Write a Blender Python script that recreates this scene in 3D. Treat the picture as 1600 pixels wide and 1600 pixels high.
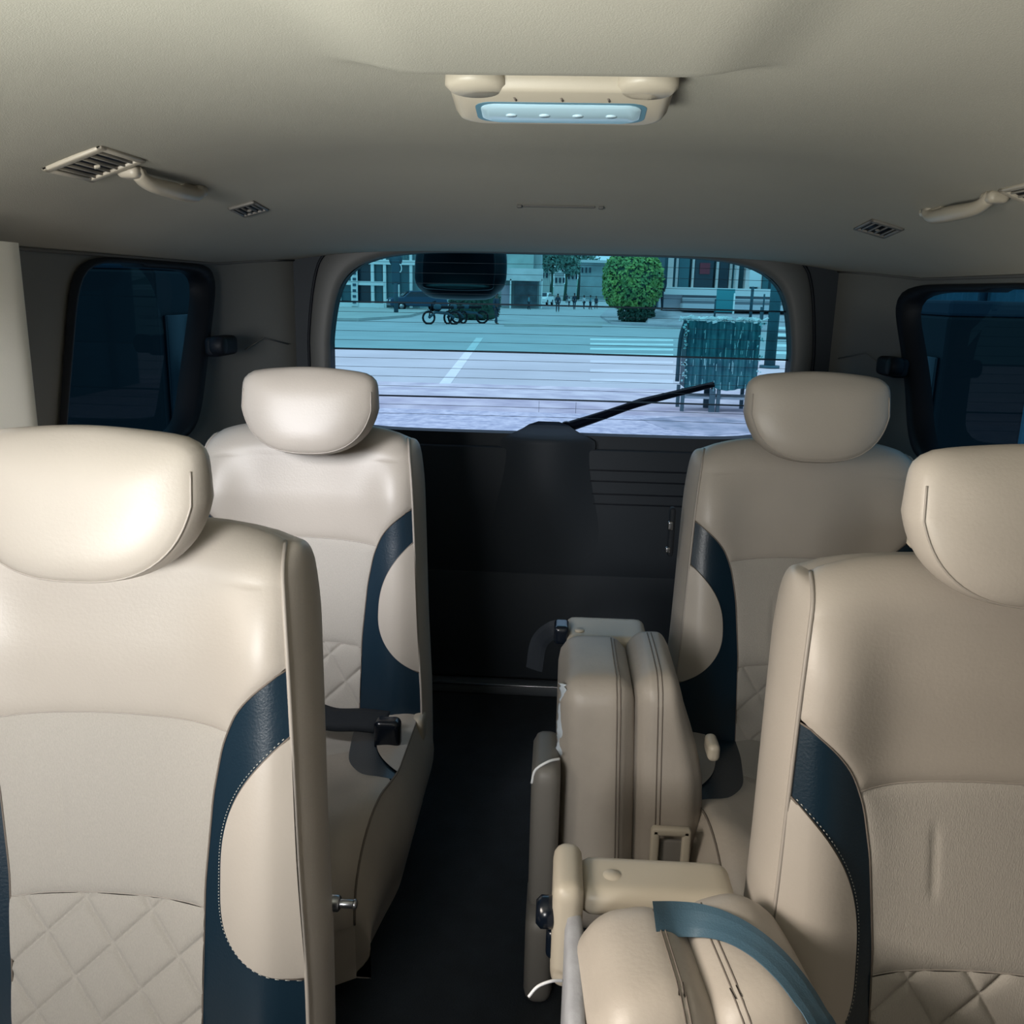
import bpy, bmesh, math, random
from mathutils import Vector, Matrix
from mathutils.bvhtree import BVHTree
random.seed(7)
R = math.radians
for o in list(bpy.data.objects): bpy.data.objects.remove(o)
col = bpy.context.scene.collection
sc = bpy.context.scene

# ------------------------------------------------------------------ camera
F = 1400.0
CP = Vector((0, 0, 1.12)); YAW, PIT, ROL = R(2.75), R(13.9), R(1.3)
cf = Vector((-math.sin(YAW)*math.cos(PIT), math.cos(YAW)*math.cos(PIT), -math.sin(PIT)))
r0 = Vector((math.cos(YAW), math.sin(YAW), 0)); u0 = r0.cross(cf)
cr = math.cos(ROL)*r0 + math.sin(ROL)*u0
cu = -math.sin(ROL)*r0 + math.cos(ROL)*u0
cam = bpy.data.cameras.new('camera'); co = bpy.data.objects.new('camera', cam); col.objects.link(co)
cam.sensor_width = 36; cam.lens = 36*F/1600; cam.clip_start = .02; cam.clip_end = 600
co.matrix_world = Matrix(((cr.x, cu.x, -cf.x, CP.x), (cr.y, cu.y, -cf.y, CP.y), (cr.z, cu.z, -cf.z, CP.z), (0, 0, 0, 1)))
sc.camera = co
# ------------------------------------------------------------------ view, sky, daylight
sc.view_settings.view_transform = 'Standard'; sc.view_settings.look = 'None'
sc.view_settings.gamma = 1; sc.view_settings.exposure = 0.0
sc.view_settings.use_curve_mapping = False
w = bpy.data.worlds.new('sky'); sc.world = w; w.use_nodes = True
w.node_tree.nodes['Background'].inputs[0].default_value = (.72, .88, 1, 1)
w.node_tree.nodes['Background'].inputs[1].default_value = 2.05
def area(name, loc, target, sx, sy, power, color, spread=180):
    l = bpy.data.lights.new(name, 'AREA'); l.shape = 'RECTANGLE'; l.size = sx; l.size_y = sy
    l.energy = power; l.color = color; l.spread = R(spread)
    o = bpy.data.objects.new(name, l); col.objects.link(o); o.location = loc
    o.rotation_euler = (Vector(target)-Vector(loc)).to_track_quat('-Z', 'Y').to_euler()
    return o
# daylight through the left side-door window and the windscreen, plus two added fill lamps
area('daylight_left_window', (-.77, .30, .95), (.6, .24, .44), .50, .34, 13.0, (1, .90, .79), 110)
area('added_back_left_fill', (-.72, .96, 1.02), (-.46, 1.75, .60), .22, .26, 2.1, (.97, .97, 1), 72)  # added lamp, tilted to brighten the back left seat
area('daylight_windscreen', (-.58, -.84, 1.02), (-.58, 1.2, .80), .40, .40, 4.7, (1, .985, .96), 58)
area('added_ceiling_fill', (-.55, -.10, .72), (-.20, .50, 1.33), .5, .3, 6.2, (.98, 1, .92), 84)  # added lamp inside the cabin, aimed up to brighten the front ceiling
sn = bpy.data.lights.new('sun', 'SUN'); sn.energy = 1.6; sn.angle = R(12); sn.color = (1, .95, .85)
so = bpy.data.objects.new('sun', sn); col.objects.link(so)
so.rotation_euler = Vector((.25, .35, -1)).to_track_quat('-Z', 'Y').to_euler()

# ------------------------------------------------------------------ helpers
def at(px, py, x=None, y=None, z=None):
    """world point seen along a pixel of the 1600 frame, at a known distance or height"""
    d = cf + cr*((px-800)/F) - cu*((py-800)/F)
    if y is not None: t = (y-CP.y)/d.y
    elif z is not None: t = (z-CP.z)/d.z
    else: t = (x-CP.x)/d.x
    return CP + d*t
MATS = {}
def mat(name, c, rough=.5, bump=0, bscale=200, var=0, vscale=8, metal=0, spec=.5, coat=0, c2=None, sheen=0):
    if name in MATS: return MATS[name]
    m = bpy.data.materials.new(name); m.use_nodes = True; nt = m.node_tree; b = nt.nodes['Principled BSDF']
    b.inputs['Base Color'].default_value = (*c, 1); b.inputs['Roughness'].default_value = rough
    b.inputs['Metallic'].default_value = metal; b.inputs['Specular IOR Level'].default_value = spec
    b.inputs['Coat Weight'].default_value = coat; b.inputs['Sheen Weight'].default_value = sheen
    tc = nt.nodes.new('ShaderNodeTexCoord')
    if bump:
        n = nt.nodes.new('ShaderNodeTexNoise'); n.inputs['Scale'].default_value = bscale; n.inputs['Detail'].default_value = 4
        bp = nt.nodes.new('ShaderNodeBump'); bp.inputs['Strength'].default_value = bump; bp.inputs['Distance'].default_value = .002
        nt.links.new(tc.outputs['Object'], n.inputs['Vector']); nt.links.new(n.outputs['Fac'], bp.inputs['Height'])
        nt.links.new(bp.outputs['Normal'], b.inputs['Normal'])
    if var or c2:
        n = nt.nodes.new('ShaderNodeTexNoise'); n.inputs['Scale'].default_value = vscale; n.inputs['Detail'].default_value = 5
        cr_ = nt.nodes.new('ShaderNodeValToRGB')
        cc = c2 if c2 else tuple(v*(1-var) for v in c)
        cr_.color_ramp.elements[0].color = (*cc, 1); cr_.color_ramp.elements[1].color = (*c, 1)
        cr_.color_ramp.elements[0].position = .35; cr_.color_ramp.elements[1].position = .65
        nt.links.new(tc.outputs['Object'], n.inputs['Vector']); nt.links.new(n.outputs['Fac'], cr_.inputs['Fac'])
        nt.links.new(cr_.outputs['Color'], b.inputs['Base Color'])
    MATS[name] = m; return m
def fabric(name, c):
    m = mat(name, c, .95, sheen=.3); nt = m.node_tree; b = nt.nodes['Principled BSDF']
    tc = nt.nodes.new('ShaderNodeTexCoord'); mp = nt.nodes.new('ShaderNodeMapping'); mp.inputs['Scale'].default_value = (900, 900, 260)
    n = nt.nodes.new('ShaderNodeTexNoise'); n.inputs['Scale'].default_value = 1; n.inputs['Detail'].default_value = 1
    bp = nt.nodes.new('ShaderNodeBump'); bp.inputs['Strength'].default_value = .45; bp.inputs['Distance'].default_value = .0012
    nt.links.new(tc.outputs['Object'], mp.inputs['Vector']); nt.links.new(mp.outputs[0], n.inputs['Vector'])
    nt.links.new(n.outputs['Fac'], bp.inputs['Height']); nt.links.new(bp.outputs['Normal'], b.inputs['Normal'])
    mx = nt.nodes.new('ShaderNodeMix'); mx.data_type = 'RGBA'
    mx.inputs[6].default_value = (*[v*.86 for v in c], 1); mx.inputs[7].default_value = (*[min(1, v*1.06) for v in c], 1)
    nt.links.new(n.outputs['Fac'], mx.inputs[0]); nt.links.new(mx.outputs[2], b.inputs['Base Color'])
    return m
def glass(name, tint, gloss=.04, rough=.02):
    m = bpy.data.materials.new(name); m.use_nodes = True; nt = m.node_tree; nt.nodes.clear()
    o = nt.nodes.new('ShaderNodeOutputMaterial'); t = nt.nodes.new('ShaderNodeBsdfTransparent'); t.inputs[0].default_value = (*tint, 1)
    g = nt.nodes.new('ShaderNodeBsdfGlossy'); g.inputs['Roughness'].default_value = rough
    mx = nt.nodes.new('ShaderNodeMixShader'); mx.inputs[0].default_value = gloss
    nt.links.new(t.outputs[0], mx.inputs[1]); nt.links.new(g.outputs[0], mx.inputs[2]); nt.links.new(mx.outputs[0], o.inputs[0])
    return m
LEA = mat('beige_leather', (.47, .425, .375), .42, .12, 260, .07, 5)
LEA2 = mat('worn_beige_leather', (.43, .385, .335), .45, .2, 160, .12, 9)
FAB = fabric('beige_knit', (.43, .40, .36))
NAVY = mat('navy_leather', (.005, .020, .036), .36, .15, 320, spec=.6)
SEAM = mat('seam_thread', (.16, .135, .115), .8)
PIPE = mat('beige_piping', (.36, .325, .29), .5)
STI = mat('pale_stitching', (.50, .50, .46), .8)
PLA = mat('beige_plastic', (.44, .395, .32), .42, .05, 500)
PLAG = mat('grey_beige_plastic', (.17, .16, .145), .5, .05, 500)
HEAD = mat('headliner_felt', (.36, .345, .295), .95, .25, 700, .05, 4)
PIL = mat('pillar_plastic', (.13, .13, .12), .6, .08, 400)
PILB = mat('pale_pillar_plastic', (.80, .78, .70), .6, .08, 400)
TAIL = mat('shaded_tailgate_trim', (.010, .015, .021), .75, .1, 400)  # likely beige lining; its deep shade is put into this dark colour
CARP = mat('dark_carpet', (.010, .015, .021), .95, .6, 300, .3, 20)
BLK = mat('black_rubber', (.004, .006, .010), .6, spec=.2)
BLKG = mat('gloss_black', (.004, .007, .013), .22)
MET = mat('brushed_metal', (.35, .36, .38), .3, metal=1)
WEB = mat('blue_grey_webbing', (.05, .105, .150), .55, .25, 500)
WEBD = mat('dark_webbing', (.0015, .005, .010), .75, .25, 500)
WHT = mat('white_nylon', (.8, .82, .84), .4)

def mesh(name, vs, fs, m, parent=None, smooth=True, loc=None):
    me = bpy.data.meshes.new(name); me.from_pydata([tuple(v) for v in vs], [], fs); me.update()
    for p in me.polygons: p.use_smooth = smooth
    if m: me.materials.append(m)
    o = bpy.data.objects.new(name, me); col.objects.link(o)
    if parent: o.parent = parent
    if loc: o.location = loc
    return o
class MB:
    """collects shapes into one mesh"""
    def __init__(s): s.v = []; s.f = []
    def add(s, vs, fs):
        n = len(s.v); s.v += [Vector(v) for v in vs]; s.f += [tuple(i+n for i in f) for f in fs]; return s
    def grid(s, fn, nu, nv, wrapu=False):
        vs = [fn(i/(nu if wrapu else nu-1), j/(nv-1)) for j in range(nv) for i in range(nu)]
        fs = []
        for j in range(nv-1):
            for i in range(nu if wrapu else nu-1):
                a = j*nu+i; b = j*nu+(i+1) % nu; fs.append((a, b, b+nu, a+nu))
        return s.add(vs, fs)
    def box(s, c, d, bev=0, M=None, seg=2):
        bm = bmesh.new(); bmesh.ops.create_cube(bm, size=1)
        for v in bm.verts: v.co = Vector((v.co.x*d[0], v.co.y*d[1], v.co.z*d[2]))
        if bev: bmesh.ops.bevel(bm, geom=bm.edges[:], offset=bev, segments=seg, affect='EDGES', profile=.5)
        bm.verts.ensure_lookup_table()
        vs = [((M @ v.co) if M else v.co) + Vector(c) for v in bm.verts]
        fs = [tuple(v.index for v in f.verts) for f in bm.faces]; bm.free()
        return s.add(vs, fs)
    def pad(s, c, d, r, puff=0, M=None, n=12):
        """softly rounded cushion block; r = rounding radius"""
        idx = {}; vs = []; fs = []
        h = Vector(d)/2; rr = min(r, min(h)*.999)
        def P(p):
            key = tuple(round(k*1000) for k in p)
            if key in idx: return idx[key]
            q = Vector((p[0]*h.x, p[1]*h.y, p[2]*h.z)); ins = h-Vector((rr, rr, rr))
            k = Vector([max(-ins[a], min(ins[a], q[a])) for a in range(3)]); dd = q-k
            if dd.length > 1e-9: q = k+dd.normalized()*rr
            if puff:
                for a in range(3):
                    b_, c_ = (a+1) % 3, (a+2) % 3
                    if abs(p[a]) > .999: q[a] += math.copysign(puff*(1-p[b_]**2)*(1-p[c_]**2), p[a])
            idx[key] = len(vs); vs.append(((M @ q) if M else q)+Vector(c)); return idx[key]
        def wv(i):   # denser near the edges
            t = -1+2*i/n; return math.copysign(abs(t)**.75, t)
        for a in range(3):
            for sg in (-1, 1):
                for i in range(n):
                    for j in range(n):
                        quad = []
                        for (di, dj) in ((0, 0), (1, 0), (1, 1), (0, 1)):
                            p = [0, 0, 0]; p[a] = sg; p[(a+1) % 3] = wv(i+di); p[(a+2) % 3] = wv(j+dj); quad.append(P(p))
                        fs.append(tuple(quad if sg > 0 else quad[::-1]))
        return s.add(vs, fs)
    def tube(s, pts, r, n=8, caps=True):
        pts = [Vector(p) for p in pts]; rs = r if isinstance(r, (list, tuple)) else [r]*len(pts)
        vs = []; fs = []; up = None
        for k, p in enumerate(pts):
            t = (pts[min(k+1, len(pts)-1)]-pts[max(k-1, 0)]).normalized()
            if up is None: up = t.orthogonal().normalized()
            else: up = (up-t*up.dot(t)); up = up.normalized() if up.length > 1e-6 else t.orthogonal().normalized()
            sd = t.cross(up)
            for i in range(n):
                a = 2*math.pi*i/n; vs.append(p+(up*math.cos(a)+sd*math.sin(a))*rs[k])
        for k in range(len(pts)-1):
            for i in range(n):
                a = k*n+i; b = k*n+(i+1) % n; fs.append((a, b, b+n, a+n))
        if caps: fs.append(tuple(range(n))[::-1]); fs.append(tuple(range((len(pts)-1)*n, len(pts)*n)))
        return s.add(vs, fs)
    def ribbon(s, pts, nrm, wid, th=.0015):
        """flat strap with real thickness; nrm = list of surface normals"""
        pts = [Vector(p) for p in pts]; vs = []; fs = []
        for k, p in enumerate(pts):
            t = (pts[min(k+1, len(pts)-1)]-pts[max(k-1, 0)]).normalized()
            nn = Vector(nrm[k] if isinstance(nrm, list) else nrm).normalized(); sd = t.cross(nn).normalized()
            ww = wid[k] if isinstance(wid, list) else wid
            for (a, b) in ((-.5, 0), (-.25, 1.2), (0, 1), (.25, 1.2), (.5, 0), (.5, -1), (-.5, -1)):
                vs.append(p+sd*a*ww+nn*(th*b))
        for k in range(len(pts)-1):
            for i in range(7):
                a = k*7+i; b = k*7+(i+1) % 7; fs.append((a, b, b+7, a+7))
        fs.append(tuple(range(7))[::-1]); fs.append(tuple(range((len(pts)-1)*7, len(pts)*7)))
        return s.add(vs, fs)
    def cyl(s, c, r, h, axis='z', n=24, bev=0, r2=None):
        r2 = r if r2 is None else r2
        prof = [(r-bev, -h/2), (r, -h/2+bev), (r2, h/2-bev), (r2-bev, h/2)] if bev else [(r, -h/2), (r2, h/2)]
        vs = []
        for (q, z) in prof:
            for i in range(n):
                a = 2*math.pi*i/n; p = Vector((q*math.cos(a), q*math.sin(a), z))
                if axis == 'x': p = Vector((p.z, p.x, p.y))
                elif axis == 'y': p = Vector((p.x, p.z, p.y))
                vs.append(p+Vector(c))
        fs = []
        for k in range(len(prof)-1):
            for i in range(n):
                a = k*n+i; b = k*n+(i+1) % n; fs.append((a, b, b+n, a+n))
        fs.append(tuple(range(n))[::-1]); fs.append(tuple(range((len(prof)-1)*n, len(prof)*n)))
        return s.add(vs, fs)
    def prism(s, poly, d, c=(0, 0, 0)):
        """outline in x,z extruded along y by d"""
        n = len(poly); vs = [Vector((p[0], -d/2, p[1]))+Vector(c) for p in poly]+[Vector((p[0], d/2, p[1]))+Vector(c) for p in poly]
        fs = [tuple(range(n)), tuple(range(n, 2*n))[::-1]]+[(i, i+n, (i+1) % n+n, (i+1) % n) for i in range(n)]
        return s.add(vs, fs)
    def build(s, name, m, parent=None, smooth=True, loc=None, fix=True):
        o = mesh(name, s.v, s.f, m, parent, smooth, loc)
        if fix:
            bm = bmesh.new(); bm.from_mesh(o.data); bmesh.ops.recalc_face_normals(bm, faces=bm.faces[:]); bm.to_mesh(o.data); bm.free()
        return o
def auto(o, ang=35):
    """smooth shading with sharp creases"""
    for e in o.data.edges: pass
    bm = bmesh.new(); bm.from_mesh(o.data)
    for e in bm.edges:
        e.smooth = not (len(e.link_faces) == 2 and e.calc_face_angle(0) > R(ang))
    bm.to_mesh(o.data); bm.free(); return o
def thing(name, label, cat, loc=(0, 0, 0), group=None, kind=None):
    o = bpy.data.objects.new(name, None); col.objects.link(o); o.location = loc; o.empty_display_size = .05
    o['label'] = label; o['category'] = cat
    if group: o['group'] = group
    if kind: o['kind'] = kind
    return o
def tag(o, label=None, cat=None, group=None, kind=None):
    if label: o['label'] = label
    if cat: o['category'] = cat
    if group: o['group'] = group
    if kind: o['kind'] = kind
    return o
def sm(t): t = min(1, max(0, t)); return t*t*(3-2*t)
def lerp(a, b, t): return a+(b-a)*t
def interp(tab, x):
    if x <= tab[0][0]: return tab[0][1]
    for (a, b), (c, d) in zip(tab, tab[1:]):
        if x <= c: t = (x-a)/(c-a); return b+(d-b)*t
    return tab[-1][1]
def smoothtab(tab, n=60, it=6):
    """resample and relax a lookup table so that outlines read as drawn curves"""
    x0, x1 = tab[0][0], tab[-1][0]
    ys = [interp(tab, x0+(x1-x0)*i/n) for i in range(n+1)]
    for _ in range(it): ys = [ys[0]]+[(ys[i-1]+2*ys[i]+ys[i+1])/4 for i in range(1, n)]+[ys[-1]]
    return [(x0+(x1-x0)*i/n, ys[i]) for i in range(n+1)]

# ------------------------------------------------------------------ van shell
HW = .80
def ceil_z(x, y):
    zb = 1.325-.11*sm((y-1.45)/.95)
    # the roof lining drops a little in front of the dome lamp
    zb -= .016*(1-sm((y-.885)/.03))*sm((.22-abs(x+.012))/.10)*sm((y+.2)/.3)
    return zb-(zb-1.165)*min(1, abs(x)/HW)**4
tag(MB().grid(lambda u, v: Vector((lerp(-HW, HW, u), lerp(-.9, 2.42, v), ceil_z(lerp(-HW, HW, u), lerp(-.9, 2.42, v)))), 90, 260)
    .build('ceiling', HEAD), kind='structure')
tag(MB().box((0, .76, -.02), (1.6, 3.36, .04)).build('floor', CARP, smooth=False), kind='structure')

def wall_side(s, name, y0, y1, z0, z1):
    """side wall with a rounded window opening, curving inwards at the rear corner"""
    mb = MB()
    def X(y, z): return s*(HW-.10*sm((y-2.08)/.36)+.0)
    # opening outline
    N = 96; cy, cz = (y0+y1)/2, (z0+z1)/2; hy, hz = (y1-y0)/2, (z1-z0)/2
    inner = []; outer = []
    for i in range(N):
        a = 2*math.pi*i/N; c_, s_ = math.cos(a), math.sin(a); n = 7
        k = (abs(c_)**n+abs(s_)**n)**(-1/n)
        lean = -.05*(s_*k)      # the rear edge leans
        inner.append((cy+hy*c_*k+lerp(-.17*(.5-.5*s_*k), .12*(.5+.5*s_*k), .5-.5*c_*k), cz+hz*s_*k))
        kk = 1/max(abs(c_), abs(s_)); oy, oz = c_*kk, s_*kk
        outer.append((2.42 if oy > .99 else (-.9 if oy < -.99 else (cy+(2.42-cy)*oy if oy > 0 else cy+(cy+.9)*oy)),
                      1.2 if oz > .99 else (0 if oz < -.99 else (cz+(1.2-cz)*oz if oz > 0 else cz+cz*oz))))
    K = 14; vs = []; fs = []
    for k in range(K+1):
        for i in range(N):
            t = k/K; yy = lerp(inner[i][0], outer[i][0], t); zz = lerp(inner[i][1], outer[i][1], t)
            vs.append((X(yy, zz), yy, zz))
    for k in range(K):
        for i in range(N): a = k*N+i; b = k*N+(i+1) % N; fs.append((a, b, b+N, a+N))
    mb.add(vs, fs)
    vs = []
    for i in range(N):     # reveal of the opening
        for dx in (0, .045): vs.append((X(inner[i][0], 0)+s*dx, inner[i][0], inner[i][1]))
    mb.add(vs, [(2*i, 2*i+1, (2*i+3) % (2*N), (2*i+2) % (2*N)) for i in range(N)])
    return tag(mb.build(name, PIL), kind='structure'), inner, X
wl, innerL, XL = wall_side(-1, 'wall_left', 1.365, 2.10, .80, 1.155)
wr, innerR, XR = wall_side(1, 'wall_right', 1.37, 2.20, .78, 1.145)
tag(MB().box((0, -.92, .66), (1.7, .04, 1.4)).build('front_light_block', TAIL, smooth=False), kind='structure')  # unseen closure behind the camera, added to keep outside light out

# outer skin: keeps the daylight outside
tag(MB().box((0, .75, 1.37), (1.74, 3.5, .03)).build('trim_1', PIL, smooth=False), kind='structure')

# rear wall (tailgate) with its window opening
YB = 2.40
def rear_loop(grow=0, N=144):
    pts = []
    for i in range(N):
        a = 2*math.pi*i/N; c_, s_ = math.cos(a), math.sin(a)
        n = 5.5 if s_ > 0 else 9
        k = (abs(c_)**n+abs(s_)**n)**(-1/n); q = s_*k
        z = .972+q*(.240 if q > 0 else .228)
        hw = .607-.045*max(0, q)**1.3-.0*q
        pts.append((c_*k*(hw+grow)-.004, z+math.copysign(grow, s_)*min(1, abs(q)*1.6)))
    return pts
inn = rear_loop(); N = len(inn)
def outer_pt(c_, s_):
    k = 1/max(abs(c_)/.72, abs(s_)/(.30 if s_ > 0 else .98)); return (c_*k, .972+s_*k)
vs = []; fs = []
K = 16
for k in range(K+1):
    for i in range(N):
        a = 2*math.pi*i/N; o_ = outer_pt(math.cos(a), math.sin(a)); t = k/K
        vs.append((lerp(inn[i][0], o_[0], t), YB, lerp(inn[i][1], o_[1], t)))
for k in range(K):
    for i in range(N): a = k*N+i; b = k*N+(i+1) % N; fs.append((a, b, b+N, a+N))
mb = MB().add(vs, fs)
vs = []
for i in range(N): vs += [(inn[i][0], YB, inn[i][1]), (inn[i][0], YB+.05, inn[i][1])]
mb.add(vs, [(2*i, 2*i+1, (2*i+3) % (2*N), (2*i+2) % (2*N)) for i in range(N)])
tag(mb.build('wall_back', TAIL, smooth=False), kind='structure')
# raised lining around the rear window (the arch), left open at the bottom
ring = rear_loop(); vs = []; fs = []; idx = [i for i in range(N) if True]
prof = [(.0, 0), (.003, -.010), (.014, -.016), (.036, -.014), (.052, -.004), (.055, 0)]
sel = [i for i in range(-4, N//2+5)]
sel = [i for i in range(-int(N*.13), N//2+int(N*.13)+1)]
loops = [rear_loop(g) for g, _ in prof]
for j, i in enumerate(sel):
    for q, (g, d) in enumerate(prof): vs.append((loops[q][i % N][0], YB+d, loops[q][i % N][1]))
n_ = len(prof)
for j in range(len(sel)-1):
    for q in range(n_-1): a = j*n_+q; fs.append((a, a+1, a+n_+1, a+n_))
tag(MB().add(vs, fs).build('trim_2', mat('arch_trim', (.075, .078, .078), .6, .08, 400)), kind='structure')
g = MB().tube([(loops[-1][i % N][0]*1.004, YB-.002, loops[-1][i % N][1]+.002) for i in sel], .004, 6)
tag(g.build('trim_3', BLK), kind='structure')

# tailgate lower panel: grooves, sill, wiper motor cover
dr = MB()
tg = thing('door_1', 'shade-darkened tailgate lining below the rear window', 'tailgate', (0, YB, 0), kind='structure')
pn = MB().box((0, -.012, .53), (1.24, .02, .36), .008).build('panel', TAIL, tg); auto(pn)
for k, z in enumerate((.655, .625, .59, .562)):
    MB().box((.16, -.0225, z), (.50, .003, .004), .001).build('groove', BLK, tg)
MB().box((0, -.014, .20), (1.24, .02, .32), .008).build('lower_panel', TAIL, tg)
MB().box((0, -.03, .018), (1.28, .05, .036), .008).build('sill', mat('sill_plastic', (.07, .08, .09), .5), tg)
MB().tube([(-.6, -.058, .034), (.6, -.058, .034)], .003, 6).build('sill_edge', MET, tg)
hp = MB()
def hump(u, v):
    a = lerp(-1, 1, u); z = lerp(.28, .774, v)
    t_ = max(0, (z-.728)/.046); hw = lerp(.20, .118, sm((z-.34)/.36))-.066*sm(t_*1.15); hw *= math.sqrt(1-.75*max(0, (t_-.72)/.28)**2)
    f_ = math.cos(a*math.pi/2)**1.3*sm((z-.30)/.36)
    y = -.016-.050*f_*(1-sm((z-.735)/.037))+.055*sm((z-.735)/.037)
    return Vector((a*hw*1.08-.022, y, z))
hp.grid(hump, 44, 60).build('wiper_motor_cover', TAIL, tg)

# rear window: upper smoked film, lower clear film, bottom strip, heater wires
GU = glass('film_teal', (.150, .375, .445), .0, .1)
GL = glass('film_pale', (.44, .55, .68), .0, .1)
GB = glass('film_bottom', (.42, .50, .64), .0, .1)
win = thing('window_1', 'rear window with tinted film and heater wires', 'window', (0, YB+.03, 0), kind='structure')
def inner_half(z):
    """half width of the opening at height z"""
    best = [p for p in inn if p[0] > 0]
    best.sort(key=lambda p: abs(p[1]-z)); return best[0][0]+.006
z560, z636, z481 = .957, .833, 1.081
for nm, za, zb_, m in (('upper_pane', z560, 1.225, GU), ('middle_pane', z636, z560, GL), ('lower_pane', .735, z636, GB)):
    MB().add([(-.64, 0, za), (.64, 0, za), (.64, 0, zb_), (-.64, 0, zb_)], [(0, 1, 2, 3)]).build(nm, m, win, smooth=False)
WIRE = mat('heater_wire', (.01, .03, .05), .6)
for z, r in [(z481, .0022), (z560, .0026), (z636, .0024)]:
    h = inner_half(z)
    MB().tube([(lerp(-h, h, t/12), -.002, z+.002*math.sin(t/12*math.pi)) for t in range(13)], r, 6).build('film_joint', WIRE, win)
for z in [1.185, 1.158, 1.132, 1.106, 1.055, 1.030, 1.005, .981, .934, .910, .886, .860, .810, .785]:
    h = inner_half(z)
    MB().tube([(lerp(-h, h, t/12), -.002, z+.002*math.sin(t/12*math.pi)) for t in range(13)], .0007, 4).build('heater_wire', WIRE, win)
for s in (-1, 1): MB().tube([(s*.05+.0, -.002, .80), (s*.05, -.002, .83)], .0006, 4).build('heater_link', WIRE, win)

# side windows
def side_window(s, name, inner, X, lab, sliver):
    t = thing(name, lab, 'window', (0, 0, 0), kind='structure')
    n = len(inner); cy = sum(p[0] for p in inner)/n; cz = sum(p[1] for p in inner)/n
    pane = MB().add([(X(p[0], 0)+s*.035, p[0], p[1]) for p in inner], [tuple(range(n))])
    pane.build('pane', glass('side_film_'+name, (.045, .13, .19), .012), t, smooth=False)
    vs = []; fs = []
    for (y, z) in inner:
        dy, dz = y-cy, z-cz
        fy = .036 if dy > 0 else .012
        for (g, dx) in ((.012, -.004), (.0, -.010), (-fy, -.006), (-fy-.004, .034)):
            L = math.hypot(dy, dz)
            vs.append((X(y, 0)+s*dx, y+g*(1 if dy > 0 else -1)*min(1, abs(dy)/.25), z+(g*.55 if g > 0 else g*.22)*(1 if dz > 0 else -1)*min(1, abs(dz)/.12)))
    for i in range(n):
        for q in range(3): a = i*4+q; b = ((i+1) % n)*4+q; fs.append((a, a+1, b+1, b))
    MB().add(vs, fs).build('rubber_frame', BLK, t)
    # latch on the rear edge
    lt = MB().pad((s*(HW-.030), max(p[0] for p in inner)-.035, cz+.005), (.04, .115, .044), .012).build('latch', BLK, t)
    MB().cyl((s*(HW-.05), max(p[0] for p in inner)-.105, cz+.010), .020, .03, 'x', 20, .004).build('latch_knob', BLK, lt)
    return t
side_window(-1, 'window_2', innerL, XL, 'dark tinted side window left of the rear seats', True)
side_window(1, 'window_3', innerR, XR, 'dark tinted side window right of the rear seats', True)
# pale pillar lining in front of the left window, moulded belt-anchor lines on the rear pillars
def pillar(s, y0, y1, name, m):
    def f(u, v):
        a = lerp(-1, 1, u); return Vector((s*(HW-.004-.055*(1-abs(a)**7)), lerp(y0, y1, u), lerp(.62, 1.168, v)))
    return tag(MB().grid(f, 24, 12).build(name, m), kind='structure')
pillar(-1, 1.06, 1.275, 'trim_4', PILB)
pillar(1, 1.06, 1.275, 'trim_5', PILB)
for s, nm in ((-1, 'trim_6'), (1, 'trim_7')):
    tag(MB().tube([(s*(HW-.035), 2.18, .965), (s*(HW-.055), 2.26, .99), (s*(HW-.09), 2.35, .97)], .0018, 6)
        .build(nm, PIL), kind='structure')
    # lower side lining
for s, nm in ((-1, 'baseboard_left'), (1, 'baseboard_right')):
    tag(MB().box((s*(HW-.004), 1.55, .38), (.02, 1.7, .70), .006).build(nm, TAIL), kind='structure')
# seam between roof lining and walls
for s, nm in ((-1, 'trim_8'), (1, 'trim_9')):
    tag(MB().tube([(s*(HW-.002-.10*sm((y-2.08)/.36)), y, ceil_z(HW-.10*sm((y-2.08)/.36), y)-.001) for y in [(-.5+i*.1) for i in range(30)]], .0035, 6)
        .build(nm, mat('lining_edge', (.10, .10, .095), .8)), kind='structure')
# faint moulded latch tab in the roof lining
tag(MB().box((-.01, 1.853, ceil_z(0, 1.853)-.001), (.14, .010, .004), .0015).box((-.088, 1.853, ceil_z(0, 1.853)-.002), (.010, .014, .006), .002)
    .box((.072, 1.853, ceil_z(0, 1.853)-.002), (.010, .014, .006), .002).build('trim_10', mat('lining_edge', (.1, .1, .095), .8)), kind='structure')

# ------------------------------------------------------------------ seats
class Surf:
    """padded surface: a profile (y,z) along p with a relief across x"""
    def __init__(s, prof, relief, drop): s.prof, s.relief, s.drop = prof, relief, drop
    def __call__(s, x, p, out=0):
        y, z, ny, nz = s.prof(p); h = s.relief(x, p)+out
        dy, dz = s.drop(x, p)
        return Vector((x, y+ny*h+dy, z+nz*h+dz))
def patch(name, S, xl, xr, p0, p1, nu, nv, m, parent, puff=.004, rad=.010, disp=None, arch0=0, arch1=0, back=.0):
    def f(u, v):
        a = 2*u-1
        pa = p0+arch0*(1-a*a); pb = p1+arch1*(1-a*a); p = lerp(pa, pb, v)
        l, r_ = xl(p), xr(p); x = lerp(l, r_, u)
        d = min(x-l, r_-x, (p-pa)+.0, (pb-p)+.0); d = max(0, d)
        o = puff*(1-math.exp(-d/rad))
        if disp: o += disp(x, p)
        return S(x, p, o-back)
    return MB().grid(f, nu, nv).build(name, m, parent, fix=False)
def orient(o, ref):
    """make the normals point towards ref"""
    c = sum((v.co for v in o.data.vertices), Vector())/len(o.data.vertices)
    s = sum((p.normal.dot(Vector(ref)) for p in o.data.polygons))
    if s < 0: o.data.flip_normals()
    return o

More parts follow.
